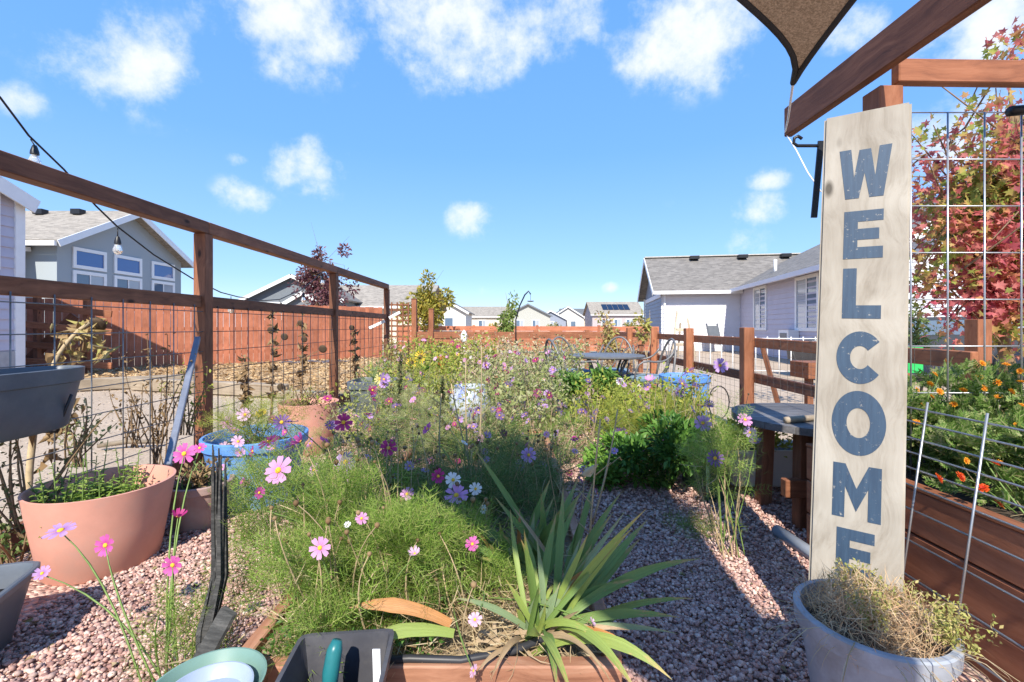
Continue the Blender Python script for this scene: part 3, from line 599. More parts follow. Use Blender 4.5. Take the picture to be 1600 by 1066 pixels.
# timbers in the yard
def timbers():
    for (a, b, h, lab) in [((-6.3,7.6,.0),(-3.35,6.75,.0),.20,'long grey landscaping timber edging the sandy yard'), ((-7.4,7.3,0),(-5.6,8.3,0),.2,'short weathered timber lying angled near the railing'), ((-3.2,6.5,0),(-2.6,6.3,0),.15,'stub of grey timber close to the left fence post')]:
        t = thing('landscape_timber', lab, 'timber', a, 'timbers edging the yard'); beam('timber', Vector(a)+Vector((0,0,h/2)), Vector(b)+Vector((0,0,h/2)), .15, h, GREYW, t, .015)
    t = thing('fallen_branch', 'short brown branch lying on the sandy yard', 'branch', (-4.2,4.0,0)); MB().tube([(-3.55,3.9,.03),(-3.35,3.98,.05),(-3.1,4.03,.03)], [.02,.025,.014], 6).build('branch', GREYW, t, True)
    t = thing('grey_tarp', 'dark folded sheet lying at the foot of the picket fence', 'tarp', (-5.6,12.7,0))
    V = []; 
    for i in range(9):
        for j in range(4): V.append((-6.4+i*.2, 12.5+j*.18+.05*i, .06+.03*math.sin(i*1.9+j)+.02*math.sin(j*2.7)))
    MB().add(V, [(i*4+j, (i+1)*4+j, (i+1)*4+j+1, i*4+j+1) for i in range(8) for j in range(3)]).build('sheet', GREYP, t, True)
timbers()
# ================================================================== ENTRANCE: post, beam, rail, wire panel, sail, sign
def entrance():
    t = thing('entrance_frame', 'brown timber entrance frame with overhead beam at the right', 'wooden frame', (1.34, 1.62, 0))
    beam('post', (1.412,1.735,-.02), (1.412,1.735,1.95), .089, .089, STAINR, t)
    beam('overhead_beam', (1.345,2.22,2.045), (1.345,-2.6,2.045), .038, .14, STAIN, t)
    beam('top_rail', (1.46,1.735,2.02), (4.2,1.80,2.02), .04, .089, STAINR, t)
    beam('post', (2.16,1.78,-.02), (2.16,1.78,1.86), .089, .089, STAIN, t)
    g = thing('upright_wire_panel', 'upright galvanised wire grid panel in front of the red-leaved tree', 'wire panel', (1.6,1.88,0))
    for k in range(8): x = 1.652+k*.1527-.0; wire('wire', (x,1.885,.35), (x,1.885,1.94), .0034, WIRE, g)
    for k in range(9): z = 1.94-k*.194; wire('wire', (1.60,1.89,z), (2.75,1.89,z), .003, WIRE, g)
    h = thing('slanting_wire_panel', 'wire livestock panel leaning along the right-hand raised bed', 'wire panel', (1.3,1.2,0))
    zs = [.77,.725,.67,.623,.572,.516,.44,.34,.23,.12]; X = lambda z: 1.275+.105*(z/.77)
    for z in zs: wire('wire', (X(z),.25,z), (X(z)-.0,1.72,z), .0034, WIRE, h)
    for k in range(8): y = 1.70-k*.19; wire('wire', (X(0)-.005,y,.04), (X(.8)-.005,y,.8), .0036, WIRE, h)
    b = thing('plant_hanger', 'black metal plant hanger hook at the top left of the sign', 'hanger', (1.1,1.66,1.5))
    p = [at(x,y,1.72) for x, y in ((1253,217),(1247,213),(1241,216),(1240,224),(1246,228),(1262,228),(1279,228))]
    MB().tube(p, .006, 6).build('hook', BLACK, b, True)
    a = at(1279,220,1.72); c = at(1268,340,1.72); MB().obox(a, Vector((.022,0,0)), Vector((0,.006,0)), c-a).build('strap', BLACK, b)
    s = thing('spot_light_tube', 'small black tube lamp at the top right of the wire panel', 'lamp', (2.1,1.85,1.94)); MB().tube([at(1578,174,1.86), at(1625,170,1.86)], .02, 10).build('lamp_body', BLACK, s, True)
entrance()
def sail():
    T = Vector((.84,1.36,1.778)); L = Vector((-1.6,.25,2.5)); R = Vector((.62,-1.6,2.2)); cen = (T+L+R)/3
    t = thing('shade_sail', 'brown shade sail with dark hem stretched overhead', 'shade sail', T)
    def edge(a, b, sag, tipc=0, n=60):
        m = (a+b)/2; inn = cen-m; inn = (inn-(b-a)*inn.dot(b-a)/(b-a).length_squared).normalized()
        return [a.lerp(b, i/n)+inn*(sag*4*(i/n)*(1-i/n)+tipc*(i/n/.06)*math.exp(1-i/n/.06)) for i in range(n+1)]
    el = edge(T, L, .13, .05); er = edge(T, R, .02, .008); eb = edge(L, R, .2); n = 60; V = []; Fs = []
    for i in range(n+1):
        for j in range(n+1):
            q = j/n; p = el[i].lerp(er[i], q)
            if i > 0:
                base = el[n].lerp(er[n], q); p = p+(eb[j]-base)*(i/n)**2
            V.append(p)
    for i in range(n):
        for j in range(n): Fs.append((i*(n+1)+j, (i+1)*(n+1)+j, (i+1)*(n+1)+j+1, i*(n+1)+j+1))
    m, N, Lk, bs = newmat('sail_cloth'); tc = N.new('ShaderNodeTexCoord')
    nn = noise(N, Lk, tc.outputs['Object'], 180, 2, .8); r = ramp(N, [(.35, (.15,.095,.055)), (.65, (.33,.22,.135))]); Lk.new(nn, r.inputs[0])
    Lk.new(r.outputs[0], bs.inputs['Base Color']); bs.inputs['Roughness'].default_value = .9
    tr = N.new('ShaderNodeBsdfTranslucent'); Lk.new(r.outputs[0], tr.inputs[0]); ms = N.new('ShaderNodeMixShader'); ms.inputs[0].default_value = .3
    Lk.new(bs.outputs[0], ms.inputs[1]); Lk.new(tr.outputs[0], ms.inputs[2]); Lk.new(ms.outputs[0], N['Material Output'].inputs[0])
    MB().add(V, Fs).build('cloth', m, t, True)
    for e in (el, er, eb): MB().tube(e, .0085, 6).build('hem', plain('sail_hem', (.03,.03,.032), .8), t, True)
    rp = thing('sail_rope', 'pale cord tying the shade sail corner to the beam end', 'rope', T)
    e = Vector((1.335,2.225,2.0)); MB().tube([T, T.lerp(e, .5)+Vector((0,0,-.02)), e], .004, 5).build('cord', WHITE, rp, True)
    MB().tube([e, at(1244,235,2.1), at(1262,270,2.0), at(1283,300,1.95)], .003, 5).build('loose_end', WHITE, rp, True)
sail()
def sign():
    BL = Vector((.953,1.474,.031)); BR = Vector((1.147,1.336,.025)); TL = Vector((1.118,1.633,1.799))
    ex = (BR-BL).normalized(); ez = (TL-BL); ez = (ez-ex*ez.dot(ex)).normalized(); ey = ez.cross(ex); w = .238; H = 1.783
    M = Matrix((ez, ex, -ey)).transposed().to_4x4()     # board local: X up the board, Y across, Z out to the viewer
    if (-ey).y > 0: M = Matrix((ez, ex, ey)).transposed().to_4x4()
    M.translation = BL
    t = thing('welcome_sign', 'tall whitewashed wooden WELCOME sign with blue letters leaning on the post', 'sign', BL)
    th = .036; rd = .012; mb = bmesh.new(); bmesh.ops.create_cube(mb, size=1)
    for v in mb.verts: v.co = Vector(((v.co.x+.5)*H, (v.co.y+.5)*w, (v.co.z-.5)*th))
    bmesh.ops.bevel(mb, geom=mb.edges[:], offset=.007, segments=2, affect='EDGES'); me = bpy.data.meshes.new('board'); mb.to_mesh(me); mb.free()
    bd = link('board', me, BOARD, t, M)
    m, N, L, bs = newmat('blue_letter_paint'); tc = N.new('ShaderNodeTexCoord'); n = noise(N, L, tc.outputs['Object'], 60, 8, .75)
    mp = N.new('ShaderNodeMapping'); mp.inputs['Scale'].default_value = (4, 60, 10); L.new(tc.outputs['Object'], mp.inputs[0]); n2 = noise(N, L, mp.outputs[0], 1.5, 5, .7)
    r = ramp(N, [(.60, (0,0,0)), (.68, (1,1,1))]); L.new(n, r.inputs[0]); r2 = ramp(N, [(.3, (.018,.042,.08)), (.7, (.036,.074,.125))]); L.new(n2, r2.inputs[0])
    L.new(mix(N, L, r.outputs[0], r2.outputs[0], (.40,.37,.31)), bs.inputs['Base Color']); bs.inputs['Roughness'].default_value = .6
    # letters: polygons in a unit cell (x right, y up)
    def ring(a0, a1, ro, ri, n=36, sx=1.0):
        o = []; 
        for i in range(n+1):
            a = math.radians(a0+(a1-a0)*i/n); o.append(((.5+ro*math.cos(a)*sx, .5+ro*math.sin(a)), (.5+ri*math.cos(a)*sx*.94, .5+ri*math.sin(a))))
        return [[o[i][0], o[i+1][0], o[i+1][1], o[i][1]] for i in range(n)]
    s = .24
    Wp = [[(0,1),(.23,1),(.30,.42),(.39,.97),(.61,.97),(.70,.42),(.77,1),(1,1),(.86,0),(.60,0),(.5,.50),(.40,0),(.14,0)]]
    Ep = [[(0,0),(.36,0),(.36,1),(0,1)], [(.36,0),(1,0),(1,.24),(.36,.24)], [(.36,.39),(.9,.39),(.9,.62),(.36,.62)], [(.36,.77),(1,.77),(1,1),(.36,1)]]
    Lp = [[(0,0),(.36,0),(.36,1),(0,1)], [(.36,0),(1,0),(1,.26),(.36,.26)]]
    Cp = ring(38, 322, .5, .22); Op = ring(0, 360, .5, .23, 44)
    Mp = [[(0,0),(.26,0),(.26,1),(0,1)], [(.74,0),(1,0),(1,1),(.74,1)], [(.26,1),(.26,.58),(.5,.14),(.5,.56)], [(.74,1),(.5,.56),(.5,.14),(.74,.58)]]
    pos = []
    def cell(ch, polys, pyt, pyb, wd, cx=.5):
        # board-space heights found from the letter's place on the board
        mb = MB(); z0 = .0012
        for pl in polys:
            q = [(pyb+(pyt-pyb)*y, w*cx+wd*(x-.5)) for x, y in pl]; n = len(q)
            ar = sum(q[i][0]*q[(i+1) % n][1]-q[(i+1) % n][0]*q[i][1] for i in range(n))
            if ar < 0: q = q[::-1]
            mb.add([(a, b, z0) for a, b in q]+[(a, b, .0002) for a, b in q], [tuple(range(n))]+[(i, i+n, (i+1) % n+n, (i+1) % n) for i in range(n)])
        o = mb.build('letter', m, t, M=M); o['label'] = 'blue painted letter '+ch
    k = lambda py: None
    def hz(py):                      # distance up the board whose face centre appears at height py in the view
        lo, hi = -.2, H+.3
        for _ in range(40):
            mid = (lo+hi)/2; p = M @ Vector((mid, w/2, 0)); y = HOR-(p.z-CAMH)/p.y*F
            if y > py: lo = mid
            else: hi = mid
        return lo
    for ch, pl, a, b, wd in (('W',Wp,231,309,.142),('E',Ep,329,404,.105),('L',Lp,419,498,.102),('C',Cp,518,600,.125),('O',Op,611,712,.140),('M',Mp,727,812,.124),('E',Ep,829,905,.096)):
        cell(ch, pl, hz(a), hz(b), wd, .5)
sign()
# right raised bed
def right_bed():
    t = thing('raised_bed', 'brown plank raised bed at the right edge', 'raised bed', (1.6,1.0,0))
    x = 1.44
    for i, z in enumerate((.075,.235,.395)): beam('plank', (x,.15,z), (x,2.2,z), .036, .152, BEDW, t)
    for z in (.075,.235,.395): beam('plank', (x+.02,2.22,z), (2.2,2.22,z), .036, .152, BEDW, t)
    beam('cap_board', (x+.0,.15,.482), (x+.0,2.2,.482), .045, .016, STAINR, t)
    MB().box((x+.02,.15,.02),(2.19,2.2,.42)).build('soil', SOIL, t)
right_bed()
# centre bed
def centre_bed():
    x0, x1, y0, y1 = BED; t = thing('raised_bed', 'low cedar raised bed full of cosmos and iris in the centre', 'raised bed', (-.2,2.2,0))
    beam('front_board', (x0,y0+.02,.125), (x1,y0+.02,.125), .038, .25, FRONTW, t); beam('back_board', (x0,y1,.125), (x1,y1,.125), .038, .25, FRONTW, t)
    beam('side_board', (x0,y0+.04,.125), (x0,y1-.02,.125), .038, .25, FRONTW, t); beam('side_board', (x1-.01,y0+.04,.125), (x1-.01,y1-.02,.125), .038, .25, FRONTW, t)
    V = []; nx, ny = 20, 40
    for i in range(nx+1):
        for j in range(ny+1): V.append((x0+.02+(x1-x0-.04)*i/nx, y0+.04+(y1-y0-.06)*j/ny, .2+.02*math.sin(i*1.7+j*.9)+random.uniform(-.012,.012)))
    MB().add(V, [(i*(ny+1)+j, (i+1)*(ny+1)+j, (i+1)*(ny+1)+j+1, i*(ny+1)+j+1) for i in range(nx) for j in range(ny)]).build('soil', plain('dry_soil', (.26,.19,.12), .95, .4, 40, bmp=.8), t, True)
    h = thing('drip_hose', 'black drip hose lying along the front of the centre bed', 'hose', (-.1,1.1,.26))
    MB().tube([at(560,1034,1.085),at(640,1029,1.09),at(720,1032,1.09),at(800,1018,1.12),at(850,998,1.16),at(880,960,1.26)], .0095, 8).build('hose', plain('black_hose', (.03,.03,.033), .45), h, True)
centre_bed()
# ================================================================== POTS AND THINGS
def pot(name, label, c, r1, r0, h, mat, rim=.02, cat='pot', n=40, sx=1, sy=1, sq=2, soil=.8, lip=True, soilm=None, thick=.012, rot=0):
    t = thing(name, label, cat, c); mb = MB(); th = thick
    if lip: prof = [(r0*.96,0),(r0,.008),(r0+(r1-r0)*.82,h-rim*2.0),(r1+.004,h-rim*1.9),(r1+.006,h-.004),(r1+.002,h),(r1-th*.8,h),(r1-th,h-.006),(r1-th-.004,h-rim*2),(r0*.95,.03)]
    else: prof = [(r0*.96,0),(r0,.008),((r0+r1)/2,h*.5),(r1-.001,h-.006),(r1,h),(r1-th*.8,h+.001),(r1-th,h-.006),((r0+r1)/2-th,h*.5),(r0*.95,.03)]
    M = Matrix.Translation(Vector(c)) @ Matrix.Rotation(rot, 4, 'Z')
    mb.lathe(prof, n, (0,0,0), sx, sy, sq).build('pot_body', mat, t, auto=True, M=M)
    if soil: 
        rr = (r0+(r1-r0)*soil)-th-.004; MB().lathe([(rr*.98,h*soil-.05),(rr,h*soil),(rr*.5,h*soil+.012),(.001,h*soil+.015)], 28, (0,0,0), sx, sy, sq).build('soil', soilm or SOIL, t, True, M=M)
    return t
pot('planter_tub', 'big smooth terracotta coloured tub on the gravel by the left fence', (-1.83,2.04,0), .262, .205, .355, TERRA, lip=False, soil=.55, n=56)
pot('clay_pot', 'faded rim pot standing behind the big terracotta tub', (-1.66,2.42,0), .155, .115, .235, TERRA2, soil=.85)
pot('blue_tub', 'blue plastic tub with flowers in front of the left fence', (-1.56,2.78,0), .285, .22, .40, BLUEP, soil=.8, rim=.03)
pot('terracotta_pot', 'tall terracotta coloured pot at the foot of the second fence post', (-1.72,3.85,0), .24, .19, .42, TERRA, lip=False, soil=.8)
pot('grey_planter', 'square dark grey planter with flared rim beyond the terracotta pots', (-1.44,4.75,0), .22, .15, .50, GREYP, sq=8, soil=.85, n=48, rim=.04)
pot('corner_planter', 'grey square planter cut off at the lower left corner', (-1.75,1.36,0), .19, .14, .235, GREYP, sq=7, n=48, soil=.7, rim=.012, rot=.35)
pot('resin_pot', 'pale grey round pot of dry sedum in front of the sign', (.868,1.10,0), .155, .105, .355, POTG, soil=.86, rim=.022, n=56)
pot('blue_tub', 'blue plastic tub beside the low right-hand fence', (1.80,4.75,.0), .25, .2, .55, BLUEP, soil=.85, rim=.03)
gz = thing('ceramic_pot', 'white and blue glazed round pot among the wildflowers', 'pot', (-.40,4.3,.0)); MB().lathe([(.09,0),(.13,.02),(.185,.12),(.20,.2),(.19,.28),(.15,.345),(.14,.365),(.15,.38),(.14,.38),(.125,.36),(.1,.3)], 36, (-.40,4.3,.12)).build('pot_body', plain('glazed_ceramic', (.50,.54,.62), .15, .12, 22, dirt=(.08,.12,.36)), gz, True); MB().lathe([(.15,0),(.15,.1),(.10,.118),(.001,.119)], 20, (-.40,4.3,0)).build('foot', TERRA2, gz, auto=True)
pot('orange_pot', 'small orange flower pot on a stand near the sunflowers', (-.98,6.2,.45), .085, .06, .2, plain('orange_glaze', (.62,.16,.05), .4), soil=.9)
MBs = thing('pot_stand', 'slim wooden stand under the small orange pot', 'stand', (-.98,6.2,0))
for dx, dy in ((-.06,-.06),(.06,-.06),(.06,.06),(-.06,.06)): beam('leg', (-.98+dx,6.2+dy,0), (-.98+dx*.8,6.2+dy*.8,.44), .025, .025, STAIN, MBs)
def trough():
    t = thing('hanging_trough', 'dark grey oval trough planter hung on the left fence', 'planter', (-2.08,1.8,.6))
    c = (-2.09,1.78,.60); prof = [(.30,0),(.32,.01),(.37,.20),(.385,.205),(.39,.265),(.378,.268),(.372,.262),(.365,.2),(.31,.03)]
    MB().lathe(prof, 48, c, .36, 1, 3).build('trough', GREYP, t, auto=True)
    MB().lathe([(.33,.1),(.34,.15),(.001,.16)], 32, c, .36, 1, 3).build('soil', SOIL, t, True)
    for y in (1.55,2.02):
        MB().tube([(-2.235,y,.75),(-2.235,y,.58),(-2.02,y,.585),(-1.955,y,.75)], .006, 6).build('bracket', BLACK, t, True)
trough()
def left_bits():
    t = thing('metal_bar', 'grey metal bar leaning on the first post of the left fence', 'bar', at(258,722,2.55)); a = at(262,728,2.50); b = at(309,528,3.25)
    beam('bar', a, b, .035, .03, plain('grey_metal', (.20,.22,.27), .45, .2, 12, metal=.3), t)
    # dark splintered stake at the bed corner
    t = thing('splintered_stake', 'dark splintered wooden stake standing in front of the left fence post', 'stake', at(325,1010,1.25))
    p = [at(318,1050,1.22), at(322,985,1.25), at(340,900,1.30), at(338,800,1.33), at(337,740,1.34)]
    for k in range(16):
        o = Vector((random.uniform(-.02,.02), random.uniform(-.016,.016), 0)); e = random.choice((2,3,4,4))
        q = [x+o*(.5+.6*i/4)+Vector((random.uniform(-.006,.006),random.uniform(-.004,.004),0)) for i, x in enumerate(p[:e+1])]; q[-1] = q[-1]+Vector((0,0,random.uniform(-.03,.09)))
        MB().tube(q, [.008,.009,.008,.006,.003][:e]+[.002], 4).build('splinter', DARKW, t)
    t2 = thing('slate_board', 'short dark board propped at the corner of the centre bed', 'board', at(312,1020,1.2)); a = at(297,1035,1.16); 
    MB().obox(a, at(345,950,1.25)-a, Vector((.045,-.02,-.01)), Vector((.006,.012,.0))).build('board', DARKW, t2, False)
    # dishes at the bottom edge
    c = at(322,1092,.98); t = thing('green_dish', 'shallow green plastic dish at the bottom edge', 'dish', (c.x,c.y,0))
    dz = c.z-.02; gm = plain('sage_plastic', (.16,.27,.23), .4, .1, 8); bm_ = plain('pale_blue_plastic', (.30,.36,.46), .4, .1, 8)
    MB().lathe([(.082,0),(.086,.005),(.112,.05),(.116,.05),(.116,.044),(.088,.004),(.001,.006)], 48, (c.x,c.y,dz), 1, 1).build('dish', gm, t, auto=True)
    d = thing('blue_dish', 'pale blue saucer nested inside the green dish', 'dish', (c.x,c.y,dz)); MB().lathe([(.066,.012),(.070,.014),(.086,.045),(.089,.045),(.089,.041),(.071,.02),(.001,.022)], 48, (c.x+.008,c.y-.012,dz), 1, 1).build('dish', bm_, d, auto=True)
    st = thing('upturned_pot', 'plain upturned pot carrying the two dishes', 'pot', (c.x,c.y,0)); MB().lathe([(.10,0),(.10,.02),(.075,dz-.004),(.001,dz-.002)], 32, (c.x,c.y,0)).build('pot_body', TERRA2, st, auto=True)
    # dark square pot, with a tool handle in it
    c = at(530,1040,.98); zt = at(530,1028,.98).z; t = thing('square_pot', 'dark grey square plastic pot at the front of the centre bed', 'pot', (c.x,c.y,0))
    M = Matrix.Translation((c.x,.96,0)) @ Matrix.Rotation(.10, 4, 'Z')
    MB().lathe([(.07,0),(.072,.01),(.096,zt-.03),(.106,zt-.03),(.108,zt),(.099,zt),(.090,zt-.05),(.066,.03)], 64, (0,0,0), 1, 1, 14).build('pot_body', DKGREY, t, auto=True, M=M)
    MB().lathe([(.071,.05),(.073,.08),(.001,.082)], 40, (0,0,0), 1, 1, 14).build('soil', SOIL, t, M=M)
    h = thing('garden_tool', 'garden tool with teal handle standing in the dark square pot', 'garden tool', (c.x,.95,.1))
    MB().tube([at(514,1090,.94), at(517,1050,.955), at(523,1015,.965), at(527,1000,.97)], [.014,.017,.016,.010], 12).build('handle', plain('teal_rubber', (.02,.16,.17), .35, .15, 14), h, True)
    MB().tube([at(512,1180,.92), at(514,1088,.94)], [.006,.006], 8).build('shaft', WIRE, h, True)
    k = thing('plant_label', 'white plastic plant label in the dark square pot', 'plant label', (c.x+.05,.96,.1)); a = at(584,1100,.95); MB().obox(a, Vector((.016,0,0)), Vector((0,.002,0)), at(582,1015,.97)-a).build('label', WHITE, k)
left_bits()
def right_bits():
    wd = wood('grey_table_wood', (.07,.065,.065), (.14,.135,.135), (.22,.21,.205))
    t = thing('spool_table', 'round weathered wooden table half hidden behind the sign', 'table', (1.70,2.55,0)); cx, cy, zt = 1.70, 2.55, .555
    for i in range(7):                  # top boards
        x = -.42+i*.12; h = math.sqrt(max(.001, .425**2-min(abs(x), abs(x+.115))**2)) if True else 0
        x0, x1 = x+.001, x+.117; f = lambda q: math.sqrt(max(0, .425**2-q*q)); N_ = 4
        qs = [x0+(x1-x0)*k/N_ for k in range(N_+1)]; vs = [(cx+f(q), cy+q, zt) for q in qs]+[(cx-f(q), cy+q, zt) for q in qs[::-1]]; n = len(vs)
        MB().add(vs+[(a, b, zt-.036) for a, b, _ in vs], [tuple(range(n)), tuple(range(2*n-1, n-1, -1))]+[(k, k+n, (k+1) % n+n, (k+1) % n) for k in range(n)]).build('board', wd, t)
    for a in (2.5, 3.9, .6, 5.4): beam('leg', (cx+.26*math.cos(a),cy+.26*math.sin(a),0), (cx+.24*math.cos(a),cy+.24*math.sin(a),zt-.037), .07, .07, STAIN, t)
    beam('stretcher', (cx-.3,cy-.2,.22), (cx+.3,cy-.2,.22), .05, .09, STAIN, t)
    s = thing('table_stick', 'short brown stick lying on the round table', 'stick', (1.5,2.4,zt)); MB().tube([(1.40,2.33,zt+.018),(1.62,2.40,zt+.018)], .017, 8).build('stick', GREYW, s, True)
    b = thing('white_trough', 'white rectangular planter trough under the round table', 'planter', (1.62,2.95,0))
    MB().lathe([(.10,0),(.105,.01),(.125,.2),(.133,.2),(.135,.235),(.124,.235),(.118,.19),(.10,.03)], 48, (1.62,2.95,.05), 2.3, 1, 9).build('trough', CREAM, b, auto=True); MB().lathe([(.112,.15),(.114,.19),(.001,.2)], 40, (1.62,2.95,.05), 2.3, 1, 9).build('soil', SOIL, b)
    g = thing('green_box', 'dark green box end beside the white trough', 'box', (1.2,2.82,0)); MB().box((1.16,2.72,0),(1.27,3.1,.31)).build('box', plain('dark_green_paint', (.03,.06,.045), .5, .2), g); MB().box((1.15,2.71,.312),(1.28,3.11,.33)).build('lid', plain('dark_green_paint', (.03,.06,.045), .5, .2), g)
    p = thing('grey_pipe', 'grey plastic pipe lying on the gravel behind the sign', 'pipe', (1.0,1.95,0)); a = at(1214,832,2.28); a.z = .03; MB().tube([a, (1.36,1.78,.035)], .029, 14).build('pipe', plain('grey_pvc', (.30,.32,.35), .4), p, True)
    h = thing('wire_hoop', 'thin dark metal hoop standing by the low right-hand fence', 'hoop', (2.0,4.5,0)); MB().tube([(2.0+.1*math.cos(k*.35),4.4,.32+.16*math.sin(k*.35)) for k in range(19)], .006, 5).build('ring', BLACK, h, True)
    MB().tube([(2.0,4.4,0),(2.0,4.4,.17)], .006, 5).build('stake', BLACK, h, True)
    # easel against the white wall
    e = thing('wooden_easel', 'pale wooden easel frame leaning on the pale house', 'easel', (6.0,15.5,0)); P = wood('pale_wood', (.42,.34,.24),(.55,.46,.34),(.62,.54,.42))
    for a, b2 in (((5.45,15.5,0),(5.7,15.7,1.6)),((6.25,15.5,0),(6.05,15.7,1.35)),((5.9,16.2,0),(5.85,15.8,1.2))): beam('leg', a, b2, .06, .06, P, e)
    beam('crossbar', (5.6,15.6,.95), (6.15,15.6,.95), .05, .12, P, e); beam('crossbar', (5.5,15.55,.45), (6.2,15.55,.45), .05, .1, P, e)
    l = thing('folding_chair', 'grey folded chair leaning against the pale wall', 'chair', (8.6,19,0)); 
    for a, b2 in (((8.3,18.9,0),(8.2,19.2,1.2)),((8.75,18.9,0),(8.65,19.2,1.2))): beam('leg', a, b2, .05, .05, GREYP, l)
    MB().obox((8.28,18.95,.35), Vector((.42,0,0)), Vector((-.05,.2,.75)), Vector((0,.03,0))).build('seat_panel', GREYP, l)
    # parked car glimpsed behind the wire panel
    k = thing('parked_car', 'dark parked car glimpsed between the sign and the red-leaved tree', 'car', (7.5,7.6,0)); cm = glassy('car_paint', (.03,.035,.045), .2)
    prof = [(-1.9,.35),(-1.95,.7),(-1.2,.85),(-.7,1.22),(.6,1.25),(1.25,.9),(1.9,.82),(1.95,.4)]
    n = len(prof); x0 = 7.9; vs = [(x0+a, 8.3, z) for a, z in prof]+[(x0+a, 9.9, z) for a, z in prof]
    MB().add(vs, [tuple(range(n)), tuple(range(2*n-1, n-1, -1))]+[(i, i+n, (i+1) % n+n, (i+1) % n) for i in range(n)]).build('body', cm, k)
    for w in (-1.25, 1.2):
        o = MB().lathe([(.33,0),(.34,.05),(.34,.15),(.33,.2)], 20).build('wheel', BLACK, k, True, M=Matrix.Translation((x0+w,8.45,.34)) @ Matrix.Rotation(math.pi/2, 4, 'X'))
    MB().add([(x0-.62,8.29,.9),(x0+1.0,8.29,.92),(x0+.52,8.29,1.18),(x0-.62,8.29,1.16)], [(0,1,2,3)]).build('window', GLASS, k)
    f = thing('fence_post', 'orange-brown post standing below the red-leaved tree', 'post', (4.3,4.2,0)); beam('post', (4.3,4.2,0), (4.3,4.2,1.12), .13, .13, STAINR, f)
    q = thing('tool_trug', 'low green and brown yard box beyond the marigolds', 'box', (3.4,4.6,0)); beam('box_side', (2.9,4.6,.62), (3.9,4.6,.62), .3, .16, STAINR, q); MB().box((3.70,4.25,.62),(3.84,4.35,.86)).build('green_block', plain('bright_green', (.03,.42,.10), .4), q)
    beam('leg', (3.0,4.6,0), (3.0,4.6,.54), .06, .06, STAIN, q); beam('leg', (3.8,4.6,0), (3.8,4.6,.54), .06, .06, STAIN, q)
right_bits()
def patio():
    met = plain('grey_cast_metal', (.17,.165,.16), .45, .2, 12, metal=.3); cush = plain('blue_cushion', (.17,.25,.31), .9, .12, 14)
    def chair(x, y, rz, lab):
        t = thing('patio_chair', lab, 'chair', (x,y,0), 'metal patio chairs'); M = Matrix.Translation((x,y,0)) @ Matrix.Rotation(rz, 4, 'Z')
        def tb(name, pts, r=.011): return MB().tube(pts, r, 6).build(name, met, t, True, M=M)
        for sx in (-1, 1):
            tb('leg', [(sx*.22,-.22,0),(sx*.22,-.21,.42)]); tb('leg', [(sx*.2,.26,0),(sx*.21,.22,.42)])
            tb('armrest', bez((sx*.24,-.2,.42),(sx*.29,-.25,.72),(sx*.25,.02,.66),6)+bez((sx*.25,.05,.66),(sx*.24,.2,.66),(sx*.21,.26,.8),5))
        tb('seat_frame', [(-.22,-.21,.42),(.22,-.21,.42),(.21,.22,.42),(-.21,.22,.42),(-.22,-.21,.42)])
        arch = [(.23*math.cos(a), .22+.10*(math.sin(a)), .45+.46*math.sin(a)) for a in [math.pi*i/14 for i in range(15)]]
        tb('back_frame', arch, .013)
        for q in (-.15,-.05,.05,.15): tb('back_scroll', bez((q,.22,.44),(-q*.6,.28,.62),(q*1.1,.31,.45+.44*math.sqrt(max(.05,1-(q/.23)**2))),8), .007)
        MB().lathe([(.19,0),(.205,.02),(.205,.045),(.18,.065),(.001,.07)], 28, (0,0,.425), 1, 1, 4).build('cushion', cush, t, auto=True, M=M)
    chair(.72,5.25,1.9,'grey metal patio chair at the left of the glass table'); chair(.80,6.0,.5,'grey metal patio chair behind the left side of the table')
    chair(1.55,5.3,-1.5,'grey metal patio chair at the right of the glass table'); chair(1.35,6.1,-.5,'grey metal patio chair behind the right side of the table')
    t = thing('patio_table', 'round grey metal patio table between the chairs', 'table', (1.12,5.4,0)); c = (1.12,5.4,0)
    MB().lathe([(.43,.69),(.445,.70),(.445,.715),(.43,.722),(.001,.722)], 48, c).build('table_top', met, t, auto=True)
    for a in (.7, 2.3, 3.8, 5.4): MB().tube([(c[0]+.3*math.cos(a),c[1]+.3*math.sin(a),0),(c[0]+.12*math.cos(a),c[1]+.12*math.sin(a),.35),(c[0]+.3*math.cos(a),c[1]+.3*math.sin(a),.69)], .014, 6).build('leg', met, t, True)
patio()
def string_lights():
    t = thing('string_lights', 'black cord of string lights with clear bulbs along the left fence', 'string lights', (-2.4,3.6,1.4)); xs = -2.40
    def pt(px, py): return at(px, py, xs*F/(px-800))
    P = [(-120,40),(0,152),(45,212),(100,265),(150,322),(182,353),(240,398),(300,435),(345,457),(372,464),(410,470),(437,468),(470,453),(490,438),(505,424)]
    pts = [pt(*p) for p in P]; MB().tube(pts, .005, 6).build('cord', BLACK, t, True)
    gl, N, L, bs = newmat('bulb_glass'); bs.inputs['Base Color'].default_value = (.95,.92,.85,1); bs.inputs['Roughness'].default_value = .08; bs.inputs['Transmission Weight'].default_value = .75; bs.inputs['IOR'].default_value = 1.2
    for (px, py, k, dx) in ((48,218,.03,.02),(184,357,.05,0),(361,463,.035,0),(436,470,.02,.02),(474,452,.045,0),(504,428,.03,0)):
        p = pt(px, py); q = p+Vector((dx,0,-k)); MB().tube([p, q], .003, 5).build('bulb_wire', BLACK, t, True)
        s = MB().lathe([(.008,0),(.011,-.008),(.017,-.03),(.018,-.045),(.012,-.046)], 14, q).build('socket', BLACK, t, auto=True)
        MB().lathe([(.012,-.045),(.016,-.055),(.024,-.078),(.024,-.09),(.014,-.106),(.001,-.11)], 16, q).build('bulb', gl, s, True)
string_lights()
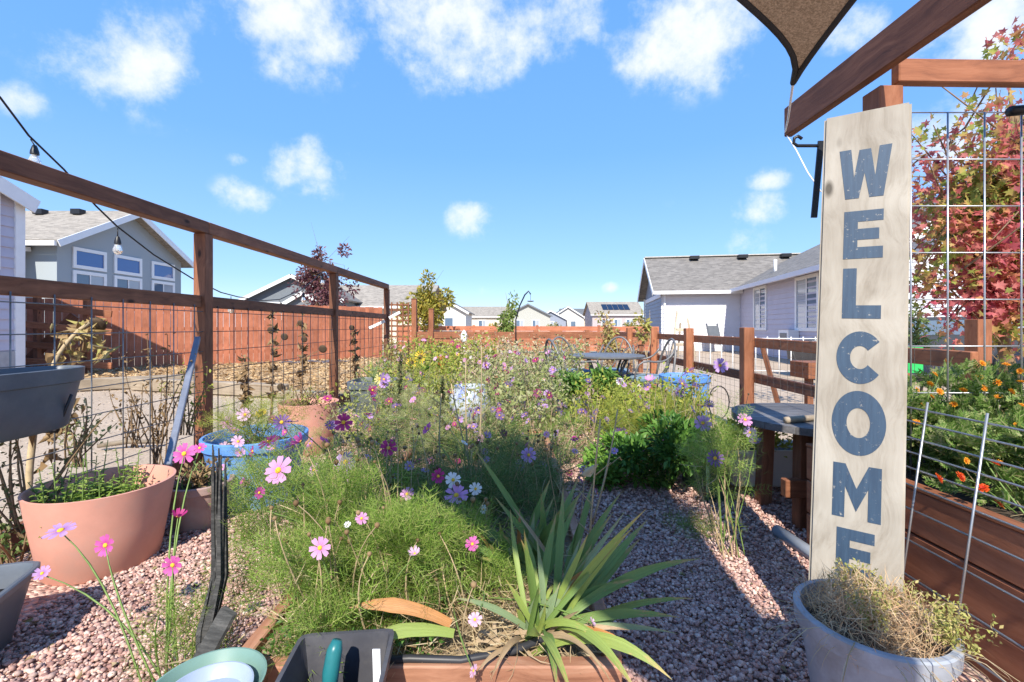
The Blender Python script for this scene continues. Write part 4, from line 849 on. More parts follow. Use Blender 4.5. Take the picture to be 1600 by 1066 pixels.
def far_bits():
    h = thing('shepherd_hook', 'slim dark shepherd hook with hanging feeder in the far garden', 'garden hook', (.03,7.5,0)); y = 7.5
    MB().tube([at(806,620,y),at(806,500,y),at(812,478,y),at(820,461,y),at(826,455,y),at(829,460,y)], .012, 6).build('hook', BLACK, h, True)
    f = thing('bird_feeder', 'small feeder dish hanging from the shepherd hook', 'bird feeder', at(829,470,y)); p = at(829,472,y)
    MB().tube([at(829,460,y), p], .004, 4).build('chain', BLACK, f); MB().lathe([(.02,0),(.05,.005),(.055,.02),(.05,.02),(.001,.01)], 16, p).build('dish', GREYP, f, True)
    s = thing('solar_light', 'white lantern style garden light on a stake', 'garden light', (-.8,7.2,0)); p = at(725,535,7.2)
    MB().tube([(p.x,7.2,0),(p.x,7.2,p.z)], .012, 6).build('stake', WHITE, s, True); MB().lathe([(.03,0),(.05,.02),(.05,.13),(.03,.16),(.001,.2)], 12, p).build('lantern', WHITE, s, True)
    w = thing('broken_plank', 'white painted plank fixed aslant across the far left fence post', 'plank', at(600,500,8.1)); beam('slat', at(577,513,8.0), at(601,502,8.0), .02, .05, WHITE, w); beam('slat', at(608,497,8.05), at(625,488,8.05), .02, .05, WHITE, w)
    for (x, y2, hgt, lab) in ((-.15,6.0,.42,'red plastic bucket half hidden in the wildflowers'),):
        pot('red_bucket', lab, (x,y2,.1), .13, .1, .3, plain('red_plastic', (.52,.08,.05), .4), soil=.8)
far_bits()
# ================================================================== PLANTS
GREENB = [(.11,.20,.025),(.20,.33,.045),(.30,.42,.08),(.17,.28,.04),(.42,.42,.15),(.25,.38,.06)]
FERN = leafy('fern_green', GREENB, .35); FERN_SHADE = leafy('fern_shade_tone', [(.06,.13,.03),(.11,.20,.045),(.18,.27,.08),(.30,.28,.12),(.09,.17,.04)], .35)  # second fern copy is darker: the bed's shade is put into its leaf colours
BROAD = leafy('broad_green', [(.03,.085,.015),(.06,.15,.025),(.10,.22,.035),(.15,.27,.05)], .3, .45)
PALE = leafy('pale_wild_green', [(.20,.24,.06),(.34,.36,.13),(.42,.40,.20),(.24,.30,.08),(.46,.42,.26)], .3)
YELG = leafy('yellow_green', [(.20,.28,.04),(.34,.38,.06),(.44,.42,.08),(.26,.33,.05)], .35)
STRAW = leafy('straw', [(.34,.24,.12),(.48,.37,.21),(.56,.46,.29),(.30,.19,.09)], .2, .8)
DRYB = leafy('dry_brown', [(.13,.075,.035),(.24,.15,.07),(.36,.25,.13),(.18,.11,.05)], .2, .8)
STEMG = plain('green_stem', (.16,.24,.06), .6, .3, 20); STEMB = plain('brown_stem', (.20,.13,.07), .8, .3, 20); STEMT = plain('tan_stem', (.40,.30,.17), .8, .3, 20)
def petal_mat(name, c, c2):
    """petal colour running from the base (c2) to the tip (c) of the flower"""
    if name in MATS: return MATS[name]
    m, N, L, bs = newmat(name); tc = N.new('ShaderNodeTexCoord'); ln = N.new('ShaderNodeVectorMath'); ln.operation = 'LENGTH'; L.new(tc.outputs['Object'], ln.inputs[0])
    r = ramp(N, [(.25, c2), (.6, c)]); L.new(ln.outputs['Value'], r.inputs[0]); L.new(r.outputs[0], bs.inputs['Base Color']); bs.inputs['Roughness'].default_value = .6
    tr = N.new('ShaderNodeBsdfTranslucent'); L.new(r.outputs[0], tr.inputs[0]); ms = N.new('ShaderNodeMixShader'); ms.inputs[0].default_value = .35
    L.new(bs.outputs[0], ms.inputs[1]); L.new(tr.outputs[0], ms.inputs[2]); L.new(ms.outputs[0], N['Material Output'].inputs[0]); MATS[name] = m; return m
PET = {'pink': ((.72,.34,.60), (.64,.24,.50)), 'hot': ((.64,.12,.40), (.50,.06,.28)), 'mag': ((.46,.03,.20), (.30,.01,.10)), 'white': ((.84,.82,.80), (.78,.76,.66)),
       'lilac': ((.52,.32,.60), (.40,.18,.46)), 'purple': ((.22,.11,.34), (.15,.06,.22)), 'pale': ((.78,.52,.68), (.70,.34,.55)), 'yellow': ((.80,.55,.03), (.75,.42,.02)),
       'orange': ((.80,.36,.02), (.72,.22,.01)), 'redor': ((.72,.10,.01), (.55,.03,.01)), 'cream': ((.80,.70,.25), (.75,.6,.12)), 'dark': ((.22,.015,.09), (.12,.01,.05))}
FM = {}
def flower_mesh(kind, var):
    k = (kind, var)
    if k in FM: return FM[k]
    rn = random.Random(hash(kind) % 97+var*7 if False else len(kind)*13+var*7); mb = MB(); np_ = {'yellow': 14, 'cream': 12, 'purple': 12}.get(kind, 8); dbl = kind in ('orange', 'redor')
    layers = [(8, 1, .1), (8, .78, .28), (7, .5, .5)] if dbl else [(np_, 1, [.0,.12,.3,.75][var % 4])]
    for (n, R, cup) in layers:
        for i in range(n):
            a = 2*math.pi*i/n+rn.uniform(-.1, .1); L = R*rn.uniform(.9, 1.05); w = (2.5 if n <= 8 else 1.9)*math.pi/n*.55*R; rows = [(.14,.25),(.5,.8),(.8,1.0),(.97,.72)]; vs = []
            tw = rn.uniform(-.1, .1); c_ = cup+rn.uniform(-.08, .1)
            for (s, ww) in rows:
                for q in (-1, 0, 1):
                    x = s*L*(1.03 if (q == 0 and s > .9 and False) else 1)-(.05 if q == 0 and s > .9 else 0); y = q*w*ww*.43; z = c_*s*s+.05*abs(q)*s+tw*q*s*.4-.1*max(0, s-.75)
                    vs.append((x*math.cos(a)-y*math.sin(a), x*math.sin(a)+y*math.cos(a), z+.012*(i % 2)))
            mb.add(vs, [(r*3+q, (r+1)*3+q, (r+1)*3+q+1, r*3+q+1) for r in range(3) for q in range(2)])
    me = mb.mesh('petals', True); me.materials.append(petal_mat('petal_'+kind, *PET[kind])); FM[k] = me; return me
def center_mesh(kind):
    k = ('c', kind)
    if k in FM: return FM[k]
    big = kind in ('yellow',); r = .36 if big else .2
    me = MB().lathe([(r,.0),(r*1.02,.05),(r*.8,.11),(r*.4,.14),(.001,.15)], 12).mesh('flower_center', True)
    me.materials.append(plain('center_brown' if big else 'center_yellow', (.10,.05,.02) if big else (.72,.42,.03), .8, .3, 6)); FM[k] = me; return me
def flower(parent, p, diam, kind, face=None):
    f = Vector(face) if face is not None else Vector((random.gauss(-.05,.55), random.uniform(-1.0,.15), random.uniform(.2,1.0)))
    M = Matrix.Translation(Vector(p)) @ f.to_track_quat('Z', 'Y').to_matrix().to_4x4() @ Matrix.Rotation(random.uniform(0, 6), 4, 'Z') @ Matrix.Scale(diam/2, 4)
    o = link('flower', flower_mesh(kind, random.choice((0,0,1,1,2,3)) if face is None else random.randint(0,1)), None, parent, M)
    if kind not in ('orange', 'redor') and diam > .03: link('flower_center', center_mesh(kind), None, o, M)
    return o
def stem_curve(b, p, bow=.12):
    b = Vector(b); p = Vector(p); m = b.lerp(p, .55)+Vector((random.uniform(-bow,bow)*.5, random.uniform(-bow,bow)*.5, (p-b).length*.12)); return bez(b, m, p, 7)
def ball(n, c, r, pw=.5, flat=.0):
    """points in an ellipsoid, denser to the outside for pw<1/3"""
    d = unit(rng.normal(size=(n, 3))); q = rng.uniform(0, 1, n)**pw; return np.asarray(c)+d*q[:, None]*np.asarray(r), d
def cosmos(label, base, c, r, n, mat, flowers, fsize=.088, name='cosmos_plant', tpl=None, stems=40, stemmat=None, dry=.16, clumps=17, group=None, extra=None, d0=None, cat='flower'):
    """feathery plant: foliage clumps inside an ellipsoid (c,r), stems from base, flowers (px,py,kind[,size]) at the plant's depth"""
    t = thing(name, label, cat, base, group); base = Vector(base); c = np.array(c); r = np.array(r); n = int(n*.5)
    P = []; D = []
    for k in range(clumps):
        cc, _ = ball(1, c, r*.98, .36); q, d = ball(n//clumps, cc[0], r*rng.uniform(.2, .48), .5); P.append(q); D.append(d*.8+np.array([0, 0, .55]))
    q, d = ball(n//7, c, r*1.06, .4); P.append(q); D.append(d*.7+np.array([0, 0, .6])); P = np.concatenate(P); D = np.concatenate(D)+rng.normal(size=(sum(map(len, P)) if False else len(P), 3))*.35
    ok = P[:, 2] > base.z+.015; P, D = P[ok], D[ok]; tv, tf = tpl or FROND
    V, T = scatter(tv, tf, P, D, rng.uniform(.6, 1.25, len(P))*fsize); fo = npmesh('foliage', V, T, mat, t, kind='stuff')
    mb = MB()
    for k in range(stems):
        e, _ = ball(1, c, r*.95, .33); e = Vector(e[0]); e.z = max(e.z, base.z+.08); b = base+Vector((random.gauss(0, r[0]*.25), random.gauss(0, r[1]*.25), 0))
        mb.tube(stem_curve(b, e), [.0028]*5+[.002]*3, 4, False)
    if stems: mb.build('stem', stemmat or STEMG, t, True)
    if stems > 20:                      # dead flower stalks with seed heads standing above the leaves
        mb = MB(); hd = MB()
        for k in range(30):
            b = base+Vector((random.gauss(0, r[0]*.45), random.gauss(0, r[1]*.45), 0)); e = Vector((b.x+random.gauss(0,.06), b.y+random.gauss(0,.06), c[2]+r[2]*random.uniform(.5,1.5))); mb.tube(stem_curve(b, e), [.0026]*5+[.0016]*3, 4, False); h = random.uniform(.005,.010)
            hd.lathe([(h*.3,-h),(h,0),(h*.8,h*.7),(h*.2,h)], 6, e)
        o = mb.build('seed_stalks', STEMT, t, True); o['kind'] = 'stuff'; o = hd.build('seed_heads', DRYB, t, True); o['kind'] = 'stuff'
    if dry:
        m = int(n*dry); q, d = ball(m, c-np.array([0, 0, r[2]*.25]), r*.95, .4); q = q[q[:, 2] > base.z]; V, T = scatter(BLADE[0], BLADE[1], q, rng.normal(size=(len(q), 3))+np.array([0, 0, .4]), rng.uniform(.04, .12, len(q))); npmesh('dry_stems', V, T, STRAW, t, kind='stuff')
    dd = d0 or float(c[1]); fl = MB()
    for f in flowers:
        px, py, kind = f[:3]; sp = f[3] if len(f) > 3 else None; d = (f[4] if len(f) > 4 else dd+random.uniform(-r[1], r[1])*.5); p = at(px, py, d)
        dm = (sp/F*d*1.08) if sp else random.uniform(.035, .05); o = flower(t, p, dm, kind, f[5] if len(f) > 5 else None)
        b = base+Vector((random.gauss(0, r[0]*.2), random.gauss(0, r[1]*.2), 0)); fl.tube(stem_curve(b, p-Vector((0, 0, .004))), [.0026]*6+[.0016]*2, 4, False)
    if flowers: fl.build('flower_stalk', STEMG, t, True)
    return t
Zb = .21
cosmos('bright green cosmos with large pale pink flower near the dark stake', (-.50,1.62,Zb), (-.62,1.55,.38), (.27,.28,.20), 2500, FERN,
       [(435,735,'pink',44,1.35,(-.1,-.9,.5)),(420,690,'hot',32,1.5),(470,690,'hot',24),(395,705,'mag',18),(380,752,'hot',14),(405,770,'hot',18),(372,690,'pale',20)])
cosmos('front cosmos with single upright pink flower over the bed corner', (-.42,1.28,Zb), (-.45,1.28,.33), (.24,.17,.15), 2300, FERN,
       [(500,856,'pink',32,1.14,(.0,-1,.35)),(565,810,'pink',20,1.25,(.1,-1,.2)),(648,865,'pale',18),(480,936,'hot',12),(543,820,'white',11),(600,980,'purple',12)])
cosmos('cosmos between the front corner and the iris fan with yellowing stalks', (-.2,1.42,Zb), (-.22,1.40,.30), (.22,.2,.13), 1500, FERN,
       [(738,850,'hot',22,1.3,(.2,-.8,.6)),(742,968,'pale',22,1.05,(0,-1,.3)),(740,1048,'pale',20,1.0),(650,945,'white',14),(925,972,'pale',14,1.1),(590,886,'yellow',8)], dry=.25)
cosmos('leafy cosmos with lilac flowers in front of the blue tub', (-.62,2.05,Zb), (-.58,2.0,.36), (.28,.26,.17), 1900, FERN,
       [(540,722,'lilac',34,1.75),(531,750,'pink',28,1.7),(537,660,'mag',28,1.8,(0,-1,.2)),(507,690,'hot',20),(607,700,'mag',26,1.8,(.1,-1,.3)),(575,715,'lilac',16),(636,772,'pink',22,1.6),(560,745,'lilac',16),(490,735,'pink',22),(455,660,'purple',22),(515,665,'purple',16)])
cosmos('shaded cosmos with dark magenta and white flowers in the bed middle', (-.15,2.0,Zb), (-.14,1.95,.33), (.32,.28,.17), 1900, FERN_SHADE,
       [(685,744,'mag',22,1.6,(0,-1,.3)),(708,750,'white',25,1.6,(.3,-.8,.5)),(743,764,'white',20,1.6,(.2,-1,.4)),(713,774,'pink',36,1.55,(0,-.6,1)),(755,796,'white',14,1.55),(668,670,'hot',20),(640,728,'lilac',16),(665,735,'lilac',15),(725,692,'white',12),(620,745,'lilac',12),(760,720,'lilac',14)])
cosmos('shaded cosmos with small lilac flowers above the iris leaves', (.10,2.35,Zb), (.08,2.35,.28), (.28,.3,.15), 1500, FERN_SHADE,
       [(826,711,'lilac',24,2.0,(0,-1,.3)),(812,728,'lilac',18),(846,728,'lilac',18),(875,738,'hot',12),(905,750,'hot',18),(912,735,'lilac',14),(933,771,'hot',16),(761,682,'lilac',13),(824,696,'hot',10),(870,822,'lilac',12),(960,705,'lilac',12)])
cosmos('airy cosmos with purple flowers at the back of the centre bed', (-.2,3.05,Zb), (-.15,3.0,.28), (.45,.4,.15), 1300, FERN_SHADE,
       [(x, y, k) for x, y, k in ((590,655,'dark'),(615,662,'dark'),(630,665,'hot'),(655,650,'purple'),(700,668,'pink'),(715,668,'dark'),(660,683,'dark'),(690,692,'purple'),(770,640,'purple'),(780,632,'purple'),(800,655,'purple'),(735,640,'purple'),(752,612,'dark'),(710,663,'mag'))]+[(random.uniform(545,900), random.uniform(615,760), random.choice(('purple','lilac','dark','pink','lilac','mag')), random.uniform(8,15), random.uniform(2.3,3.2)) for _ in range(60)], dry=.3)
cosmos('cosmos with a drift of violet flowers left of the gravel gap', (.35,3.5,.02), (.36,3.5,.2), (.45,.35,.22), 800, FERN,
       [(x+random.uniform(-12,12), y+random.uniform(-14,12), k, random.uniform(9,17)) for x, y, k in ((822,640,'purple'),(845,648,'purple'),(857,645,'purple'),(872,637,'purple'),(885,640,'purple'),(900,640,'purple'),(912,646,'purple'),(930,640,'purple'),(880,625,'purple'),(862,625,'lilac'),(836,660,'purple'),(905,633,'purple'),(920,655,'purple'),(840,612,'dark'),(790,613,'purple'))], dry=.35)
cosmos('lone sprawling cosmos on the lit gravel beside the terracotta tub', (-.95,1.27,0), (-.93,1.3,.16), (.10,.09,.14), 260, FERN,
       [(165,852,'hot',32,1.35,(0,-1,.2)),(270,883,'hot',30,1.33,(.1,-1,.1)),(95,829,'lilac',40,1.33,(0,-.3,1)),(66,896,'lilac',22,1.35),(278,808,'mag',22,1.4),(288,709,'hot',32,1.5,(.1,-1,.3)),(312,700,'hot',18,1.6)], stems=7)
cosmos('single tall cosmos rooted in the gravel path with violet flower', (.99,2.08,0), (.97,2.1,.42), (.14,.14,.24), 620, FERN,
       [(1117,716,'purple',27,2.0,(0,-1,.3)),(1098,661,'lilac',26,2.1,(-.2,-1,.3)),(1164,656,'pink',24,2.1),(1172,676,'lilac',20),(1108,632,'purple',16),(1180,690,'purple',18),(1082,640,'lilac',14)], stems=10, stemmat=STEMT)
cosmos('cosmos with pale violet blooms leaning over the low right-hand fence', (1.2,3.3,0), (1.1,3.3,.33), (.38,.3,.27), 1100, YELG,
       [(1125,571,'lilac',24,3.2,(0,-1,.2)),(1075,581,'purple',22,3.2),(1066,600,'purple',20),(1085,605,'purple',16),(1062,612,'purple',18),(1105,635,'purple',18),(1045,690,'purple',20),(1017,660,'purple',18),(1030,670,'purple',16),(1015,595,'pink',16),(1012,605,'pink',14),(968,676,'purple',24),(1000,700,'lilac',14)], dry=.2)
def leafbush(label, base, c, r, n, mat, size, cat='bush', name='leafy_bush', tpl=None, up=.5, group=None, clumps=10, stem=STEMG, stems=14):
    t = thing(name, label, cat, base, group); c = np.array(c); r = np.array(r); P = []; D = []
    for k in range(clumps):
        cc, _ = ball(1, c, r*.8, .4); q, d = ball(n//clumps, cc[0], r*rng.uniform(.3, .5), .4); P.append(q); D.append(d+np.array([0, 0, up]))
    P = np.concatenate(P); D = np.concatenate(D)+rng.normal(size=(len(P), 3))*.4; ok = P[:, 2] > base[2]+.01; P, D = P[ok], D[ok]
    V, T = scatter(*(tpl or LEAF), P, D, rng.uniform(.6, 1.3, len(P))*size, np.tile(np.array([[0, 0, 1.]]), (len(P), 1))+rng.normal(size=(len(P), 3))*.5); npmesh('foliage', V, T, mat, t, kind='stuff')
    mb = MB()
    for k in range(stems): e, _ = ball(1, c, r*.9, .4); e = Vector(e[0]); e.z = max(e.z, base[2]+.1); mb.tube(stem_curve(Vector(base)+Vector((random.gauss(0,.03),random.gauss(0,.03),0)), e), [.005]*5+[.003]*3, 4, False)
    mb.build('stem', stem, t, True); return t
leafbush('dark green leafy bush at the edge of the shaded path', (.98,2.95,0), (.97,2.95,.26), (.34,.28,.24), 2300, BROAD, .05)
leafbush('low light-green bush spilling on the path beside the dark bush', (.68,3.1,0), (.70,3.05,.14), (.22,.25,.16), 1200, leafy('light_green', [(.10,.22,.03),(.18,.34,.05),(.26,.42,.08)], .3), .05)
leafbush('bright pepper plant left of the patio table', (.55,4.55,.1), (.57,4.5,.48), (.17,.17,.16), 800, leafy('pepper_green', [(.07,.16,.025),(.12,.25,.04),(.20,.34,.08)], .35), .07, up=-.3, name='pepper_plant', cat='plant')
leafbush('bright pepper plant in front of the patio table', (.88,4.5,.1), (.89,4.45,.47), (.15,.16,.18), 800, MATS['pepper_green'], .07, up=-.3, name='pepper_plant', cat='plant')
leafbush('green foliage filling the white trough under the round table', (1.62,2.93,.25), (1.5,2.86,.36), (.32,.14,.13), 700, YELG, .04, name='trough_plant', cat='plant')
# wild thicket in the far half of the garden
def thicket(label, x, y, w, dp, h, n, mat, kinds, nf, tpl=None, size=.05, group=None):
    t = thing('wildflower_clump', label, 'wildflowers', (x, y, 0), group)
    mb = MB(); tips = []
    for k in range(int(46*w*dp)+14):
        b = Vector((x+random.uniform(-w, w), y+random.uniform(-dp, dp), 0)); e = b+Vector((random.gauss(0,.1), random.gauss(0,.1), h*random.uniform(.55,1.05))); cpts = stem_curve(b, e, .1); mb.tube(cpts, [.0035]*5+[.002]*3, 3, False); tips += [cpts[-1], cpts[-2], cpts[-3], cpts[4]]
    mb.build('stem', STEMT if random.random() < .5 else STEMG, t, True); tp = np.array([tuple(p) for p in tips])
    i = rng.integers(0, len(tp), n); P = tp[i]+rng.normal(size=(n, 3))*np.array([.06, .06, .07]); D = rng.normal(size=(n, 3))+np.array([0, 0, .5]); V, T = scatter(*(tpl or SMALL), P, D, rng.uniform(.5, 1.3, n)*size); npmesh('foliage', V, T, mat, t, kind='stuff')
    for k in range(int(nf*1.5)): p = random.choice(tips[::4])+Vector((0, 0, random.uniform(0, .05))); flower(t, p, random.uniform(.04, .075), random.choice(kinds))
    return t
G = 'wildflowers at the back of the garden'
thicket('thick tangle of straw stems and lilac flowers behind the front cosmos', -.55, 2.75, .35, .25, .70, 1500, PALE, ['lilac','mag','purple','pink'], 12, tpl=FROND, size=.06)
thicket('straw and green tangle in the very centre of the bed', .0, 3.3, .35, .3, .76, 1500, PALE, ['lilac','purple','dark'], 12, size=.035)
thicket('tall straw yellow stems left of the glazed pot', -.85, 4.35, .35, .3, .80, 1700, YELG, ['pale','pink','yellow'], 9, size=.035)
thicket('airy straw stems right of the glazed pot', .12, 4.3, .35, .3, .74, 1700, PALE, ['lilac','mag','pink'], 10, size=.035)
thicket('dense pink flowered herbs before the patio table', 1.0, 4.15, .45, .25, .56, 1900, YELG, ['pale','lilac','white','purple'], 12, size=.04)
thicket('tall pale stems between the table and the tall weeds', .42, 4.95, .25, .3, .78, 1300, PALE, ['white','pale','mag'], 8, size=.04)
thicket('thin green stems with pink flowers before the blue tub', -1.2, 2.33, .16, .12, .44, 500, FERN, ['pink','hot','lilac'], 6, tpl=FROND, size=.06)
thicket('yellowish fine-leaved herbs left of the round table', 1.25, 3.75, .3, .25, .55, 1500, YELG, ['lilac','purple'], 7, size=.04)
thicket('tangled dry cosmos stems right of the dark spire weed', -.75, 3.3, .35, .3, .55, 1500, YELG, ['dark','purple','lilac','mag'], 12, size=.03)
thicket('tall straw stems around the glazed pot', -.25, 4.95, .5, .3, .66, 1300, STRAW, ['pink','mag','lilac'], 9, size=.03)
thicket('tall blush coloured weeds left of the pepper plants', -.05, 5.3, .45, .35, .74, 1800, leafy('blush_weed', [(.46,.36,.22),(.50,.36,.27),(.38,.38,.16),(.52,.44,.28)], .3), ['pale','mag','white'], 12, size=.04)
thicket('tall yellow-green growth between the sunflowers and the lantern', -.7, 5.6, .4, .4, .85, 2000, YELG, ['pink','mag','pale'], 12, size=.045)
thicket('pale seeding wildflowers behind the blue tub', -1.0, 3.9, .45, .4, .50, 2600, PALE, ['dark','purple'], 6, size=.035)
thicket('yellow-green wildflowers around the white and blue pot', -.35, 4.9, .55, .35, .50, 2400, PALE, ['lilac','pink','mag'], 10, size=.04)
thicket('pale wildflowers left of the sunflowers by the dark grey planter', -1.2, 5.4, .45, .5, .62, 2400, YELG, ['yellow','pale','cream'], 10, size=.045)
thicket('dense yellow-green growth under the sunflowers', -.95, 6.4, .5, .5, .75, 2600, YELG, ['pink','hot','pale'], 10, size=.05)
thicket('straw coloured tall weeds in front of the far fence', -.2, 7.2, .7, .6, .86, 2600, STRAW, ['pink','lilac'], 6, size=.05)
thicket('pale weeds with white blossoms left of the patio chairs', .15, 5.9, .4, .5, .58, 2200, PALE, ['white','lilac','pink'], 12, size=.05)
thicket('dry weeds along the far left corner of the garden', -1.6, 7.8, .5, .6, .8, 2400, leafy('rusty_weed', [(.25,.18,.07),(.34,.27,.10),(.30,.30,.09),(.26,.12,.08)], .2), ['pink','hot'], 7, size=.05)
thicket('yellow-green herbs with pink flowers in front of the right patio chair', 1.35, 4.3, .5, .45, .42, 2600, YELG, ['pale','pink','white','lilac'], 16, size=.045)
thicket('low yellowish herbs beside the lit gravel gap', .98, 3.75, .25, .35, .40, 1400, YELG, ['lilac','purple'], 6, size=.04)
thicket('straw weeds at the foot of the far fence on the right', 1.6, 8.6, .7, .6, .7, 1800, STRAW, ['pale'], 3, size=.05)
thicket('faded weeds at the foot of the far fence in the centre', .3, 9.0, .9, .6, .75, 2200, PALE, ['pale','pink'], 4, size=.06)
def spire(px, py, d, h, lab):
    b = at(px, py, d); b.z = .1; t = thing('spire_weed', lab, 'plant', b); e = at(px+4, py-h, d); MB().tube([b, b.lerp(e, .5)+Vector((.01,0,0)), e], [.007,.005,.002], 5).build('stem', STEMB, t, True)
    n = 700; s = rng.uniform(.25, 1, n); P = np.array([tuple(b.lerp(e, x)) for x in s]); D = rng.normal(size=(n, 3))+np.array([0, 0, .9]); V, T = scatter(*SMALL, P, D, rng.uniform(.02, .05, n)*(1.1-s*.6)); npmesh('foliage', V, T, leafy('spire_green', [(.06,.09,.035),(.11,.14,.05),(.13,.10,.06)], .2), t, kind='stuff')
spire(622,690,2.9,135,'dark spire-like weed rising above the cosmos'); spire(688,680,3.0,90,'brownish spire weed right of the dark spire')
def tall_stalks():
    for k, (x0, y0, x1, y1, d, lab) in enumerate([(755,800,705,600,2.2,'bare brown stalk leaning left through the cosmos'),(735,760,728,565,2.4,'straight tan stalk in the middle of the cosmos'),(745,760,752,540,2.5,'tall tan stalk right of the blue and white pot'),(690,760,690,615,2.2,'short brown stalk left of the white flowers'),(915,1010,938,655,1.5,'dry iris flower stalk rising right of the bed'),(925,820,965,640,1.9,'thin dead stalk over the gravel gap')]):
        b, e = at(x0, y0, d), at(x1, y1, d); t = thing('dry_stalk', lab, 'stalk', b); m = b.lerp(e, .5)+Vector((.02*random.choice((-1,1)),0,0)); MB().tube(bez(b, m, e, 8), [.0045]*5+[.003]*4, 5).build('stem', STEMT, t, True)
        for j in range(4): q = bez(b, m, e, 8)[4+j]; MB().tube([q, q+Vector((random.choice((-1,1))*.05, random.uniform(-.02,.02), .05))], [.002,.001], 4).build('twig', STEMT, t, True)
    t = [o for o in C.objects if o.get('label', '').startswith('dry iris')][0]; p = at(932,728,1.6)
    V, T = scatter(*T_leaf(.35,.25,.1), [tuple(at(908,742,1.55)), tuple(at(910,744,1.56))], [(.9,0,.55),(.8,.2,.5)], [.07,.06]); npmesh('husk', V, T, STRAW, t)
tall_stalks()
for (px, py, d, k, sz, lab) in ((643,568,4.6,'yellow',17,'yellow sunflower on the left of the pair'),(657,558,4.7,'yellow',18,'golden sunflower on the right of the pair'),(594,592,4.2,'cream',17,'pale yellow zinnia near the dark grey planter')):
    p = at(px, py, d); b = Vector((p.x+.03, d+.02, 0)); t = thing('sunflower', lab, 'flower', b); MB().tube(stem_curve(b, p), .006, 5).build('stem', STEMG, t, True); flower(t, p, sz/F*d*1.2, k, (-.1,-1,.15))
    
    for s in (.4,.5,.6,.7,.8): V, T = scatter(*LEAF, [tuple(b.lerp(p, s))], rng.normal(size=(1, 3)), .12); npmesh('leaf', V, T, BROAD, t)
# iris fan: every sword leaf its own part
def iris_mat(name, c, tip, var=.3):
    """lengthwise veins and browning tips, laid out along the leaf's own length"""
    m, N, L, bs = newmat(name); uv = N.new('ShaderNodeUVMap'); uv.uv_map = 'UVMap'; mp = N.new('ShaderNodeMapping'); mp.inputs['Scale'].default_value = (14, 1.2, 1); L.new(uv.outputs[0], mp.inputs[0])
    oi = N.new('ShaderNodeObjectInfo'); ad = N.new('ShaderNodeVectorMath'); ad.operation = 'MULTIPLY_ADD'; L.new(oi.outputs['Random'], ad.inputs[0]); ad.inputs[1].default_value = (40, 40, 40); L.new(mp.outputs[0], ad.inputs[2])
    n = noise(N, L, ad.outputs[0], 1.6, 5, .7); r = ramp(N, [(.3, tuple(x*(1-var) for x in c)), (.7, tuple(x*(1+var) for x in c))]); L.new(n, r.inputs[0])
    mp2 = N.new('ShaderNodeMapping'); mp2.inputs['Scale'].default_value = (2, 7, 1); L.new(uv.outputs[0], mp2.inputs[0]); ad2 = N.new('ShaderNodeVectorMath'); L.new(mp2.outputs[0], ad2.inputs[0]); L.new(oi.outputs['Random'], ad2.inputs[1])
    n2 = noise(N, L, ad2.outputs[0], 2.0, 4, .6); sp = N.new('ShaderNodeSeparateXYZ'); L.new(uv.outputs[0], sp.inputs[0]); su = N.new('ShaderNodeMath'); L.new(sp.outputs[1], su.inputs[0]); L.new(n2, su.inputs[1])
    rt = ramp(N, [(.66, (0,0,0)), (.74, (1,1,1))]); hf = N.new('ShaderNodeMath'); hf.operation = 'MULTIPLY'; hf.inputs[1].default_value = .5; L.new(su.outputs[0], hf.inputs[0]); L.new(hf.outputs[0], rt.inputs[0])
    L.new(mix(N, L, rt.outputs[0], r.outputs[0], tip), bs.inputs['Base Color']); bs.inputs['Roughness'].default_value = .5; bump(N, L, bs, n, .5, .002)
    tr = N.new('ShaderNodeBsdfTranslucent'); L.new(r.outputs[0], tr.inputs[0]); ms = N.new('ShaderNodeMixShader'); ms.inputs[0].default_value = .22
    L.new(bs.outputs[0], ms.inputs[1]); L.new(tr.outputs[0], ms.inputs[2]); L.new(ms.outputs[0], N['Material Output'].inputs[0]); return m
IRG = iris_mat('iris_leaf', (.15,.24,.055), (.36,.24,.10)); IRB = iris_mat('iris_leaf_bluish', (.22,.30,.15), (.34,.30,.14)); IRY = iris_mat('iris_leaf_yellow', (.26,.34,.075), (.46,.33,.12)); IRO = iris_mat('iris_leaf_orange', (.48,.22,.07), (.42,.27,.14), .45); IRD = iris_mat('iris_leaf_dry', (.44,.32,.19), (.30,.19,.10), .4)
def iris_leaf(t, b, tip, w, mat, droop=.0, lift=.12):
    w *= .64; nn = 12
    b, tip = Vector(b), Vector(tip); m = b.lerp(tip, .5)+Vector((random.uniform(-.02,.02), 0, lift)); pts = bez(b, m, tip, nn); V = []; tw = random.uniform(-.5, .5); uvs = []
    for i, p in enumerate(pts):
        f = i/nn; tg = (pts[min(i+1, nn)]-pts[max(i-1, 0)]).normalized(); s = tg.cross(Vector((.25+tw*f, -.8, .55))).normalized(); ww = w*(.75+.5*math.sin(f*math.pi*.75))*(1 if f < .58 else max(.03, 1-((f-.58)/.42)**1.5))*random.uniform(.93,1.05); nrm = s.cross(tg)
        V += [p-s*ww/2, p-nrm*ww*.16, p+s*ww/2]; uvs += [(0, f), (.5, f), (1, f)]
    mb = MB().add(V, [(i*3+j, (i+1)*3+j, (i+1)*3+j+1, i*3+j+1) for i in range(nn) for j in range(2)]); me = mb.mesh('leaf', True); ul = me.uv_layers.new(name='UVMap')
    for lp in me.loops: ul.data[lp.index].uv = uvs[lp.vertex_index]
    link('leaf', me, mat, t)
